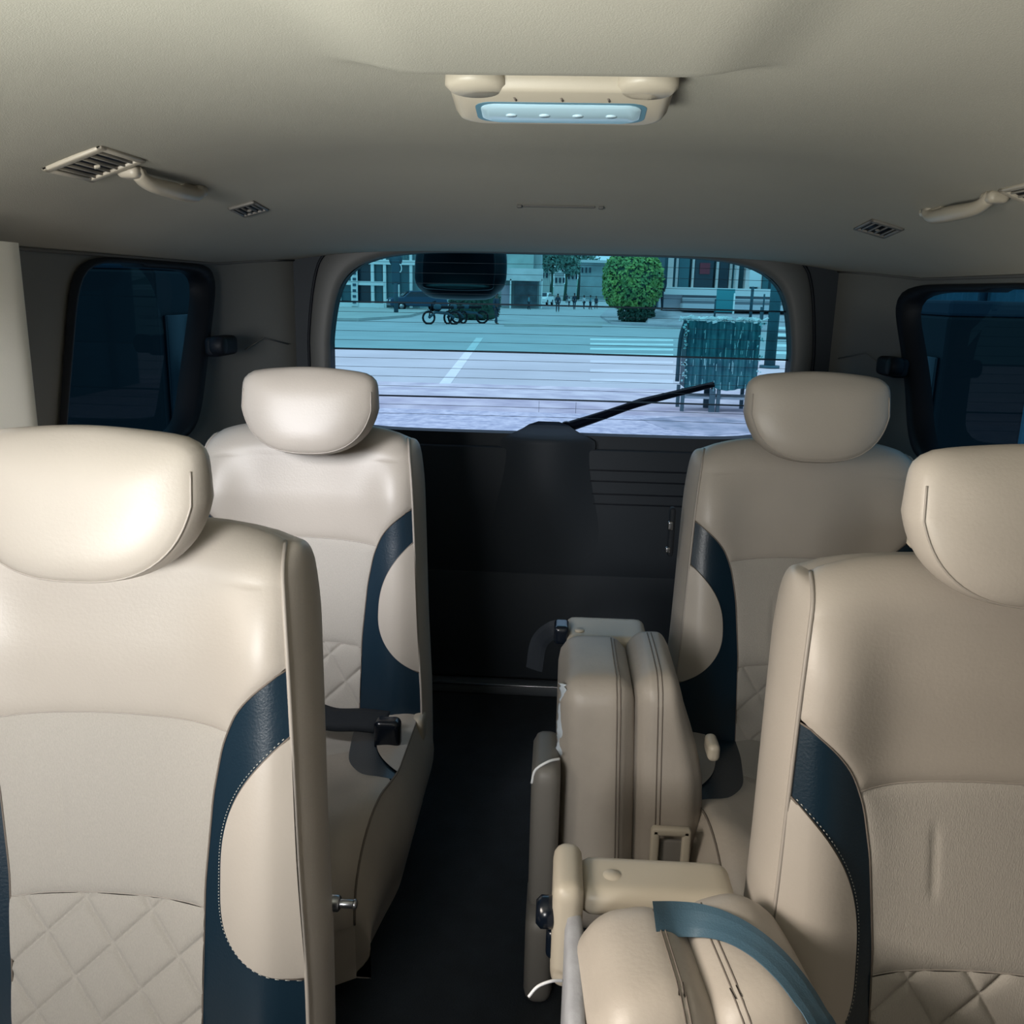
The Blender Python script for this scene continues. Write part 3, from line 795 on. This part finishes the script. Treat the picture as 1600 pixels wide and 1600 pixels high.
lw = tag(quad('left_sidewalk', [G(300, 498), G(560, 502), G(640, 496), G(668, 488), G(672, 480), G(300, 478)], WALK, GZ, .14), kind='structure')
rw = tag(quad('right_sidewalk', [G(955, 507), G(1300, 524), G(1500, 530), G(1500, 484), G(950, 484), G(938, 496)], mat('right_walk', (.46, .43, .47), .9, .3, 10, .2, 1), GZ, .12), kind='structure')
tag(quad('far_kerb', [G(788, 510), G(940, 512), G(940, 509), G(788, 507)], WALK, GZ, .06), kind='structure')
o = quad('lane_line', [G(686, 600), G(704, 600), G(755, 528), G(744, 528)], mat('faded_lane_paint', (.66, .69, .70), .8, 0, 10, .15, 3), GZ+.001, .004)
tag(o, 'single white dash slanting across the road', 'road marking')
zc_ = [(529, 2.5), (536, 2.6), (543.5, 3), (552, 3.4), (563, 4), (577, 5), (592, 6)]
PF = mat('worn_road_paint', (.55, .57, .59), .8, 0, 10, .1, 3)
for py, h in zc_:
    x1 = 1052+(py-529)*.0
    o = quad('crosswalk_bar', [G(922, py), G(x1, py+1.5), G(x1, py+h+1.5), G(922, py+h)], PAINT if py < 560 else PF, GZ+.001, .004)
    tag(o, ('farthest', 'second farthest', 'third farthest', 'middle', 'third nearest', 'second nearest', 'nearest')[[q_[0] for q_ in zc_].index(py)]+' white crosswalk bar left of the teal stand', 'road marking', 'crosswalk bars left of the stand')
for k in range(6):
    py = 503+k*11.5
    o = quad('crosswalk_bar', [G(1207, py), G(1240, py+1), G(1240, py+5), G(1207, py+4)], PAINT, GZ+.126 if py < 527 else GZ+.001, .004)
    tag(o, ('topmost', 'second', 'third', 'fourth', 'fifth', 'lowest')[k]+' short bright bar right of the thick dark post, counted downwards', 'road marking', 'crosswalk bars at the right window edge')

# ---- buildings
TEALG = mat('teal_glass', (.03, .12, .15), .2); DKG = mat('dark_glass', (.01, .03, .05), .2)
GRL = mat('white_grille', (.72, .78, .78), .6); WALLT = mat('teal_wall', (.20, .33, .35), .8, .2, 2, .2, .5)
PNK = mat('pale_pink_stone', (.66, .58, .58), .8, .2, 5, .1, 1)
def bx(name, px0, py0, px1, py1, Y, dep, m, parent, org):
    """upright block whose front face spans these pixels at distance Y"""
    A = at(px0, py1, y=Y); B = at(px1, py0, y=Y)
    c = Vector(((A.x+B.x)/2, Y+dep/2, (A.z+B.z)/2))-Vector(org)
    return MB().box(c, (abs(B.x-A.x), dep, abs(B.z-A.z))).build(name, m, parent, smooth=False)
def org(px, Y, z=GZ): p = at(px, 500, y=Y); return (p.x, Y, z)
YL = 68
o_ = org(590, YL)
lb = thing('gated_building', 'white-grilled shop front at the left of the rear window', 'building', o_)
bx('wall', 440, 330, 656, 487, YL+.6, 8, WALLT, lb, o_)
for i, (x0, x1) in enumerate(((500, 524), (529, 548), (560, 579), (583, 597), (601, 640))):
    f = bx('window', x0, 410, x1, 476, YL+.4, .2, TEALG if i != 2 else DKG, lb, o_)
for x in (502, 527, 550, 580, 599, 620, 640): bx('frame_post', x, 392, x+3.5, 481, YL, .3, GRL, lb, o_)
bx('beam', 496, 407, 656, 411, YL-.05, .3, GRL, lb, o_); bx('beam', 496, 440, 600, 444, YL-.05, .3, GRL, lb, o_); bx('base_wall', 496, 474, 600, 484, YL-.1, .4, GRL, lb, o_)
for i in range(16):
    x = 503+i*1.55+(0 if i < 13 else 0); bx('grille_bar', x, 444, x+.6, 476, YL+.1, .1, GRL, lb, o_)
for i in range(22): x = 553+i*4.6; bx('railing_bar', x, 392, x+1.6, 405, YL+.1, .1, TEALG, lb, o_)
# sign board with vertical lettering strokes
sg_ = bx('sign_board', 549, 412, 558, 478, YL-.2, .1, GRL, lb, o_)
for i in range(7): bx('sign_stroke', 551, 416+i*9, 556, 420+i*9, YL-.26, .06, mat('sign_ink', (.03, .08, .12), .7), sg_, o_)
# far shops in the middle
YM = 85; o_ = org(820, YM)
sb_ = thing('shop_building', 'pale low shop with white awning right of the mirror', 'building', o_)
bx('wall', 640, 340, 846, 484, YM+1, 10, mat('shop_wall', (.36, .46, .47), .8, .2, 1, .35, .3), sb_, o_)
bx('upper_wall', 786, 396, 834, 420, YM, 1.2, mat('shop_upper', (.42, .55, .53), .8, .2, 1, .3, .5), sb_, o_)
bx('awning', 786, 420, 848, 438, YM-2, 3, mat('awning_white', (.70, .74, .74), .7, 0, 1, .25, .6), sb_, o_)
for x in (796, 845): bx('awning_post', x, 436, x+3, 482, YM-2, .3, GRL, sb_, o_)
bx('pink_panel', 783, 446, 797, 478, YM-.4, .4, mat('pinkish', (.42, .36, .42), .8), sb_, o_)
bx('shop_opening', 803, 440, 840, 476, YM+.6, .4, mat('shop_dark', (.16, .22, .26), .8, 0, 1, .5, 1.2), sb_, o_)
for x in (672, 682, 690): bx('white_column', x, 462, x+(5 if x > 680 else 3), 482, YM-.5, .5, GRL, sb_, o_)
# right building with columns, steps and ledge
YR = 52; o_ = org(1110, YR)
rb = thing('columned_building', 'dark-windowed building with pale columns and steps at the right', 'building', o_)
bx('wall', 1034, 330, 1330, 492, YR+2.2, 10, mat('dark_teal_wall', (.03, .09, .12), .7, 0, 1, .3, .8), rb, o_)
for x0, x1 in ((1043, 1058), (1152, 1158), (1163, 1181), (1232, 1240)): bx('column', x0, 330, x1, 458, YR+.3, .6, PNK, rb, o_)
for x0, x1, m in ((1059, 1080, TEALG), (1084, 1118, DKG), (1122, 1142, DKG), (1143, 1152, TEALG), (1190, 1206, TEALG)):
    f = bx('window', x0, 380, x1, 452, YR+1.4, .3, m, rb, o_); bx('window_frame', x0-1, 380, x0+.5, 452, YR+1.3, .3, PNK, f, o_)
bx('red_panel', 1093, 411, 1110, 428, YR+1.3, .1, mat('dull_red', (.20, .03, .05), .7), rb, o_)
bx('ledge', 1034, 454, 1300, 460, YR-.2, 2.5, mat('ledge_white', (.74, .74, .76), .7), rb, o_)
bx('plinth', 1034, 460, 1068, 484, YR, 2, mat('plinth_lilac', (.46, .42, .48), .8), rb, o_)
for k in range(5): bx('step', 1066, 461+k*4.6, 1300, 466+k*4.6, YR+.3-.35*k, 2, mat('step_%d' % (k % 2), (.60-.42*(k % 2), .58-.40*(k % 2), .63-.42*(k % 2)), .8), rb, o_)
Y0_ = 46.5; zf0, zf1 = GZ, at(1120, 488, y=YR-.6).z; xa, xb = at(1012, 500, y=Y0_).x, at(1420, 500, y=Y0_).x
fc = MB().add([(xa, Y0_, GZ), (xb, Y0_, GZ), (xb, YR+8, zf1), (xa+.6, YR+8, zf1), (xb, YR-.6, zf1), (xa+.5, YR-.6, zf1), (xa, YR+8, GZ), (xb, YR+8, GZ)],
              [(0, 1, 4, 5), (5, 4, 2, 3), (0, 5, 3, 6), (1, 7, 2, 4), (6, 3, 2, 7), (0, 6, 7, 1)])
tag(fc.build('sloping_forecourt', mat('forecourt_lilac', (.52, .47, .52), .9, .3, 6, .25, 1.5), smooth=False), kind='structure')
# buildings and hills closing the street
YF = 170
for (x0, x1, y0, c, lab) in ((838, 860, 418, (.44, .52, .50), 'distant pale house left in the far street'), (864.5, 882, 426, (.62, .68, .68), 'distant white house in the middle of the far street'),
                        (884.5, 902, 420, (.38, .48, .50), 'distant grey house left of the hedge tree'), (905.5, 960, 410, (.30, .42, .44), 'distant tall building behind the hedge tree')):
    o_ = org((x0+x1)/2, YF); hb = thing('distant_house', lab, 'building', o_)
    bx('wall', x0, y0, x1, 468, YF, 8, mat('house_%d' % x0, c, .8, 0, 1, .4, .25), hb, o_)
    bx('roof', x0-1, y0-3, x1+1, y0, YF-.5, 9, mat('roof_grey', (.55, .62, .62), .8), hb, o_)
    for i in range(3): bx('window', x0+3+i*6, y0+8, x0+6+i*6, y0+16, YF-.2, .3, DKG, hb, o_)

# ---- foliage
def leaves(mb, cen, rad, n, size, nexp=2.6, jit=.12):
    for _ in range(n):
        d = Vector((random.gauss(0, 1), random.gauss(0, 1), random.gauss(0, 1))).normalized()
        k = (abs(d.x)**nexp+abs(d.y)**nexp+abs(d.z)**nexp)**(-1/nexp); rr_ = k*random.uniform(1-jit, 1+jit*.3)
        p = Vector((d.x*rad[0]*rr_, d.y*rad[1]*rr_, d.z*rad[2]*rr_))+Vector(cen)
        t1 = Vector((random.gauss(0, 1), random.gauss(0, 1), random.gauss(0, 1))).normalized(); t2 = t1.cross(d+Vector((.01, 0, 0))).normalized(); s_ = size*random.uniform(.6, 1.3)
        mb.add([p-t1*s_, p+t2*s_*.5, p+t1*s_, p-t2*s_*.5], [(0, 1, 2, 3)])
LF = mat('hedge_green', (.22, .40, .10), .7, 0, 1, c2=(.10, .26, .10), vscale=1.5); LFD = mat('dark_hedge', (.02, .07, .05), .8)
p = G(985, 506); bush = thing('topiary_tree', 'round-clipped green hedge tree beside the street corner', 'tree', tuple(p)); k_ = p.y/1400
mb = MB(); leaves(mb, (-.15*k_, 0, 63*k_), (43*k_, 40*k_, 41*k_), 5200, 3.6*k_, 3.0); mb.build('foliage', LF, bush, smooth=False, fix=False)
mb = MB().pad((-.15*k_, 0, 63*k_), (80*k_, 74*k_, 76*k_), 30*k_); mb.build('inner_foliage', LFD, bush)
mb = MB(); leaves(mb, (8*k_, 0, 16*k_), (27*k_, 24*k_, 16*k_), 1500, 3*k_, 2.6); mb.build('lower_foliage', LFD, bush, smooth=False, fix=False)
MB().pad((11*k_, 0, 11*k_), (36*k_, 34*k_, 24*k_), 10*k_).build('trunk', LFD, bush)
TF = mat('far_foliage', (.16, .30, .24), .8, 0, 1, c2=(.08, .20, .18), vscale=.3)
for (px, py, Y, r_, lab) in ((862, 404, 150, 3.2, 'distant tree left above the far street'), (905, 398, 190, 5.0, 'large distant tree crown above the end of the street'), (884, 412, 160, 2.2, 'small distant tree above the white house'),
                             (835, 400, 130, 2.6, 'distant tree above the shop roof')):
    p = at(px, py, y=Y); t = thing('distant_tree', lab, 'tree', (p.x, Y, GZ))
    mb = MB(); h = p.z-GZ
    for q in range(5): leaves(mb, (random.uniform(-.6, .6)*r_, random.uniform(-.5, .5)*r_, h+random.uniform(-.5, .5)*r_), (r_*.6,)*3, 330, .38, 2, .4)
    mb.build('foliage', TF, t, smooth=False, fix=False)
    MB().tube([(0, 0, 0), (.2, 0, h*.5), (0, 0, h)], [.3, .22, .1], 7).build('trunk', LFD, t)
hl = MB().grid(lambda u, v: Vector((lerp(-160, 160, u), 330+60*v, GZ+(14+9*math.sin(u*9+1)+4*math.sin(u*23))*math.sin(math.pi*min(1, v*.5+.02)))), 60, 12)
tag(hl.build('hills', TF), kind='structure')

# ---- the teal stand (shelf covered with teal sheeting) and its shadow-side clutter
TS = mat('teal_sheet', (.035, .20, .22), .55, .3, 12, c2=(.015, .10, .13), vscale=7)
WS = mat('white_scrap', (.80, .86, .86), .6)
A = G(1062, 643); B = G(1150, 650)
kx0, kx1 = A.x, at(1180, 645, y=A.y).x; ky = A.y; kw = kx1-kx0; u_ = ky/1400
st = thing('teal_stand', 'teal sheet-covered market stand on legs behind the wiper', 'stand', (kx0, ky, GZ))
def X(px): return at(px, 560, y=ky).x-kx0
def Z(py): return at(1115, py, y=ky).z-GZ
zt, zb_ = Z(502), Z(608)
MB().box((kw/2, .30, (zt+zb_)/2), (kw*.92, .5, zt-zb_-.02)).build('frame', mat('stand_dark', (.01, .05, .07), .7), st, smooth=False)
def sheet(u, v):
    return Vector((lerp(.04, kw-.03, u), -.02+.018*math.sin(u*60)+.012*math.sin(u*23+v*4)+.03*(1-v), lerp(zb_-.02*math.sin(u*13), zt, v)))
MB().grid(sheet, 120, 20).build('front_sheet', TS, st)
mb = MB()
for i in range(110):
    u = random.random(); x = lerp(-.03, kw+.03, u); mb.box((x, random.uniform(-.06, .5), zt+random.uniform(-.01, .05)), (random.uniform(.03, .10), .08, random.uniform(.01, .04)), 0, rot('Y', random.uniform(-25, 25)))
mb.build('white_fringe', WS, st, smooth=False)
mb = MB()
for i in range(46):
    x = random.choice((.0, .02, kw-.04, kw-.02, kw)) + random.uniform(-.03, .03); mb.box((x, -.06, random.uniform(zb_+.1, zt)), (random.uniform(.012, .04), .02, random.uniform(.01, .04)), 0, rot('Y', random.uniform(-40, 40)))
for i in range(50):
    x = random.uniform(.1, kw-.1); mb.box((x, -.055, random.uniform(zb_+.05, zt-.05)), (.006, .006, random.uniform(.03, .16)))
mb.build('hanging_scraps', mat('pale_teal_scrap', (.32, .62, .62), .6), st, smooth=False)
MB().tube(bez([(.0, -.03, zt), (-.06, -.05, zt*.8), (-.07, -.05, zb_+.1)], 8), .03, 7).build('side_fold', mat('stand_dark', (.01, .05, .07), .7), st)
for x in (.03, kw*.42, kw*.50, kw-.10):
    for y in (.0, .5): MB().box((x, y+.02, zb_/2), (.05 if x != kw*.42 else .08, .05, zb_)).build('leg', mat('stand_leg', (.07, .13, .16), .7), st, smooth=False)
MB().box((kw/2, .25, .20), (kw*.9, .45, .03)).build('lower_shelf', mat('lower_shelf', (.35, .40, .45), .7), st, smooth=False)

# ---- poles, signs and posts on the right
def pole(name, label, px, pyb, pyt, wpx, m, cat, Y=None, cap=None):
    p = G(px, pyb) if Y is None else at(px, pyb, y=Y); k = p.y/1400; ht = (pyb-pyt)*k*1.03
    t = thing(name, label, cat, (p.x, p.y, p.z))
    MB().cyl((0, 0, ht/2), wpx*k/2, ht, 'z', 12).build('post', m, t)
    MB().cyl((0, 0, .03), wpx*k*.9, .06, 'z', 12).build('foot', m, t)
    return t, k, ht
PD = mat('dark_post', (.02, .07, .10), .7)
pole('utility_post', 'thick dark teal post at the right edge of the rear window', 1202, 575, 405, 17, mat('thick_post', (.02, .10, .13), .8, .2, 3, .4, 2), 'post')
pole('thin_post', 'thin dark pole right beside the teal stand', 1180, 600, 488, 4, PD, 'post')
t, k, ht = pole('sign_post', 'thin pole holding the white rectangular sign', 1172, 500, 452, 4.5, PD, 'sign post', 48.6)
MB().box((2*k, -.05, ht+16*k), (17*k, .05, 34*k), .01).build('sign', mat('sign_white', (.70, .74, .76), .6), t)
t, k, ht = pole('sign_post', 'short pole carrying the dark teal notice board on the pavement', 1116, 500, 470, 3, PD, 'sign post', 47.6)
MB().box((14*k, -.05, ht-2*k), (27*k, .1, 34*k), .02).build('board', mat('teal_board', (.03, .24, .28), .6), t)
MB().box((27*k, -.06, ht-6*k), (2.5*k, .12, 30*k), .01).build('white_edge', WS, t)
for i, (px, py) in enumerate(((1190, 512), (1205, 500))):
    pole('bollard_pipe', ['slim pipe left of the thick dark post', 'slim pipe behind the thick dark post'][i], px, py, 464, 2.5, PD, 'post')
t, k, ht = pole('round_top_sign', 'dark round-topped figure-like sign on a post at the left', 619, 492, 446, 7, PD, 'sign post')
MB().pad((0, 0, ht+16*k), (13*k, 3*k, 36*k), 1.4*k).build('body_panel', PD, t)
MB().cyl((0, 0, ht+34*k), 10*k, 2*k, 'y', 24).build('round_head', PD, t)
MB().tube([(6*k+3*k*math.cos(a_), -1.2*k, ht+22*k+6*k*math.sin(a_)) for a_ in [i*.3 for i in range(-5, 6)]], .8*k, 6).build('ring', GRL, t)
p = G(596, 482); t = thing('teal_bin', 'teal rectangular skip in front of the grilled shop', 'bin', (p.x, p.y, GZ+.14)); k = p.y/1400
MB().box((0, 0, 13*k), (27*k, 14*k, 20*k), .05).build('body', mat('bin_teal', (.02, .28, .32), .6), t); MB().box((0, 0, 2*k), (20*k, 8*k, 4*k)).build('foot', PD, t)

# ---- vehicles
def car(label, px, py, wpx, m, ang):
    p = G(px, py); k = p.y/1400; t = thing('car', label, 'car', (p.x, p.y, GZ)); t.rotation_euler.z = R(ang)
    L = 4.2; H = 1.45; W_ = 1.7
    prof_ = [(-2.1, .35), (-2.1, .75), (-1.95, .92), (-1.15, 1.0), (-.65, 1.42), (.75, 1.45), (1.35, 1.02), (2.0, .92), (2.1, .6), (2.1, .35)]
    b_ = MB().prism([(x, z) for x, z in prof_], W_).build('body', m, t, smooth=False)
    md = b_.modifiers.new('bevel', 'BEVEL'); md.width = .09; md.segments = 3
    wp_ = [(-1.0, 1.02), (-.60, 1.36), (.70, 1.38), (1.2, 1.04)]
    MB().prism(wp_, W_+.02).build('side_window', DKG, t, smooth=False)
    MB().add([(-1.14, -.7, 1.02), (-1.14, .7, 1.02), (-.68, .62, 1.40), (-.68, -.62, 1.40)], [(0, 1, 2, 3)]).build('windscreen', DKG, t).location = (-.06, 0, .02)
    for sx in (-1.3, 1.3):
        for sy in (-1, 1): w_ = MB().cyl((sx, sy*.80, .33), .33, .2, 'y', 20, .03).build('wheel', BLK, t); MB().cyl((sx, sy*.905, .33), .17, .02, 'y', 12).build('hubcap', MET, w_)
    for sy in (-1, 1): MB().pad((-2.08, sy*.62, .72), (.08, .28, .13), .03).build('headlight', WS, t)
    return t
car('small white car parked in the far street', 848, 477, 22, mat('car_white', (.75, .80, .80), .3), 78)
car('dark blue car half hidden under the parking mirror', 652, 486, 44, mat('car_blue', (.01, .05, .10), .3), 20)
def scooter(label, px, py, rz):
    p = G(px, py); t = thing('motorbike', label, 'motorbike', (p.x, p.y, GZ)); t.rotation_euler.z = R(rz)
    for x in (-.62, .62):
        mb = MB(); mb.tube([(x+.28*math.cos(a_), 0, .30+.28*math.sin(a_)) for a_ in [i*math.pi/8 for i in range(17)]], .05, 6, False); mb.build('wheel', BLK, t)
    MB().tube([(-.62, 0, .3), (-.3, 0, .55), (.3, 0, .5), (.62, 0, .3)], .07, 6).build('frame', PD, t)
    MB().pad((.2, 0, .78), (.75, .25, .14), .06).build('seat', BLK, t); MB().pad((-.2, 0, .80), (.35, .28, .24), .1).build('tank', PD, t)
    MB().tube([(-.62, 0, .3), (-.45, 0, 1.0), (-.38, -.3, 1.05)], .03, 6).build('handlebar', BLK, t)
for i, (px, py, rz) in enumerate(((690, 507, 25), (712, 506, 60), (734, 505, 15))): scooter(['leftmost dark motorbike parked under the mirror', 'middle dark motorbike in the parked row', 'rightmost dark motorbike in the parked row'][i], px, py, rz)
p = G(742, 500); hd_ = thing('hedge', 'low dark hedge behind the parked motorbikes', 'hedge', tuple(p)); mb = MB(); leaves(mb, (0, 0, .85), (1.35, .6, .85), 1500, .12, 3); mb.build('foliage', LFD, hd_, smooth=False, fix=False)
MB().pad((0, 0, .8), (2.4, 1, 1.5), .3).build('inner_foliage', LFD, hd_)

# ---- people
SKIN = mat('brown_skin', (.10, .055, .04), .6)
def person(label, px, py, hpx, top_m, leg_m, face=0, stride=.12, extra=None, Y=None):
    p = G(px, py) if Y is None else at(px, py, y=Y); h = hpx*p.y/1400*1.02; t = thing('person', label, 'person', tuple(p)); t.rotation_euler.z = R(face); k = h/1.75
    def skin(name, V, E_, Rd, m, parent):
        me = bpy.data.meshes.new(name); me.from_pydata([Vector(v)*k for v in V], E_, []); o = bpy.data.objects.new(name, me); col.objects.link(o); o.parent = parent; me.materials.append(m)
        md = o.modifiers.new('skin', 'SKIN'); md.use_smooth_shade = True
        for i, r_ in enumerate(Rd): me.skin_vertices[0].data[i].radius = (r_*k, r_*k*.85)
        me.skin_vertices[0].data[0].use_root = True
        s_ = o.modifiers.new('sub', 'SUBSURF'); s_.levels = s_.render_levels = 1
        return o
    s_ = stride
    V = [(0, 0, .95), (0, 0, 1.15), (0, 0, 1.38), (0, 0, 1.50), (0, -.01, 1.60), (0, -.01, 1.70),
         (-.18, 0, 1.40), (-.24, .02, 1.12), (-.22, -.06, .88), (-.22, -.07, .78), (.18, 0, 1.40), (.24, .02, 1.12), (.22, -.06, .88), (.22, -.07, .78),
         (-.10, 0, .88), (-.11, -s_*.6, .50), (-.11, -s_, .09), (-.11, -s_-.14, .04), (.10, 0, .88), (.11, s_*.3, .50), (.11, s_, .09), (.11, s_-.14, .04)]
    E_ = [(0, 1), (1, 2), (2, 3), (3, 4), (4, 5), (2, 6), (6, 7), (7, 8), (8, 9), (2, 10), (10, 11), (11, 12), (12, 13), (0, 14), (14, 15), (15, 16), (16, 17), (0, 18), (18, 19), (19, 20), (20, 21)]
    Rd = [.13, .12, .15, .055, .085, .075, .06, .045, .035, .03, .06, .045, .035, .03, .085, .06, .04, .035, .085, .06, .04, .035]
    skin('body', V, E_, Rd, SKIN, t)
    skin('jacket', [V[i] for i in (0, 1, 2, 6, 7, 8, 10, 11, 12)], [(0, 1), (1, 2), (2, 3), (3, 4), (4, 5), (2, 6), (6, 7), (7, 8)], [.165, .15, .175, .08, .062, .05, .08, .062, .05], top_m, t)
    skin('trousers', [V[i] for i in (0, 14, 15, 16, 18, 19, 20)], [(0, 1), (1, 2), (2, 3), (0, 4), (4, 5), (5, 6)], [.15, .105, .078, .06, .105, .078, .06], leg_m, t)
    MB().pad((0, .012*k, 1.69*k), (.17*k, .19*k, .13*k), .06*k).build('hair', BLK, t)
    MB().pad((0, -.095*k, 1.62*k), (.03*k, .03*k, .045*k), .012*k).build('nose', SKIN, t)
    if extra: extra(t, k)
    return t
DJ = mat('dark_jacket', (.015, .04, .07), .8); DT = mat('dark_trousers', (.012, .03, .05), .8); WJ = mat('pale_shirt', (.55, .60, .62), .8); TJ = mat('teal_shirt', (.10, .25, .30), .8)
person('person in dark clothes standing right of the parking mirror', 775, 507, 47, DJ, DT, 60)
def sash(t, k): MB().pad((.06*k, -.165*k, 1.22*k), (.09*k, .03*k, .38*k), .012*k, 0, rot('Y', -18)).build('white_scarf', WS, t)
person('person in dark suit with white scarf beside the hedge tree', 1029, 486, 62, DJ, DT, -20, .16, sash, 50.9)
person('small dark figure walking in the middle of the far street', 871, 488, 27, DJ, DT, 0)
person('dark figure walking just left of the hedge tree', 897, 484, 24, DT, DJ, 20)
person('teal-shirted figure by the shop posts', 826, 484, 22, TJ, DT, 90)
for i, (px, py, hp) in enumerate(((885, 474, 14), (912, 483, 20), (922, 484, 21), (931, 483, 19), (889, 480, 15))):
    person(['tiny figure far up the street', 'dark figure, left of the pair near the hedge tree', 'teal figure, right of the pair near the hedge tree', 'dark figure close against the hedge tree foliage', 'tiny pale-shirted figure in the far street'][i], px, py, hp, (DJ, WJ, TJ, DJ, WJ)[i], DT, i*50)

# ---- beside the van: dark neighbours seen through the side windows
SDW = mat('side_wall_navy', (.03, .06, .09), .8, .2, 3, .3, 1)
def kiosk(label, c, d, roof, m, m2, fr=None):
    t = thing('kiosk', label, 'kiosk', (c[0], c[1], GZ)); MB().box((0, 0, d[2]/2), d, .02).build('wall', m, t, smooth=False)
    MB().box((0, 0, d[2]+.05), (d[0]+roof, d[1]+roof, .10), .02).build('roof', m2, t, smooth=False)
    for sy in (-.3, .3): MB().box((math.copysign(d[0]/2+.01, -c[0]), sy*d[1], d[2]*.45), (.03, d[1]*.3, d[2]*.75), .005).build('shutter', BLKG, t)
    return t
kiosk('black kiosk filling the left side window', (-3.32, 6.9, 0), (1.25, 1.8, 1.70), .0, mat('kiosk_black', (.004, .007, .010), .7), mat('kiosk_roof', (.02, .04, .06), .7), None)
kiosk('black kiosk seen through the right side window', (2.76, 6.6, 0), (.56, 1.2, 1.52), .0, mat('kiosk_black', (.004, .007, .010), .7), mat('kiosk_roof', (.02, .04, .06), .7), None)
def fence(label, p0, p1, h, m, cat='fence'):
    p0 = Vector(p0); p1 = Vector(p1); d = p1-p0; L = d.length; t = thing('corrugated_fence', label, cat, (p0.x, p0.y, GZ)); t.rotation_euler.z = math.atan2(d.y, d.x)
    MB().grid(lambda u, v: Vector((u*L, .025*math.sin(u*L*40), v*h)), int(L*24), 3).build('sheet', m, t)
    for i in range(int(L/2)+1): MB().box((i*2, .08, h/2), (.08, .08, h)).build('post', PD, t)
    return t
fence('teal corrugated fence left of the van', (-5.5, 0.5), (-5.5, 9.5), 4.2, mat('fence_teal_left', (.10, .22, .30), .7, 0, 1, .3, 1))
fence('teal corrugated fence right of the van', (5.2, 1.5), (5.2, 14.5), 4.4, mat('fence_teal_right', (.06, .20, .26), .7, 0, 1, .4, 1))

pd = [G(1000, 656), G(1060, 652), G(1150, 655), G(1230, 660), G(1260, 668), G(1180, 676), G(1110, 682), G(1040, 672), G(1010, 660)]  # outline of a thin slab coloured as the stand's shadow on the ground
o = quad('shadow_patch', pd, mat('shadow_mottle', (.24, .27, .33), .9, .5, 20, c2=(.50, .49, .55), vscale=3), GZ+.006, .006)
tag(o, 'dark mottled patch painted as shadow on the ground below the teal stand', 'painted shadow')
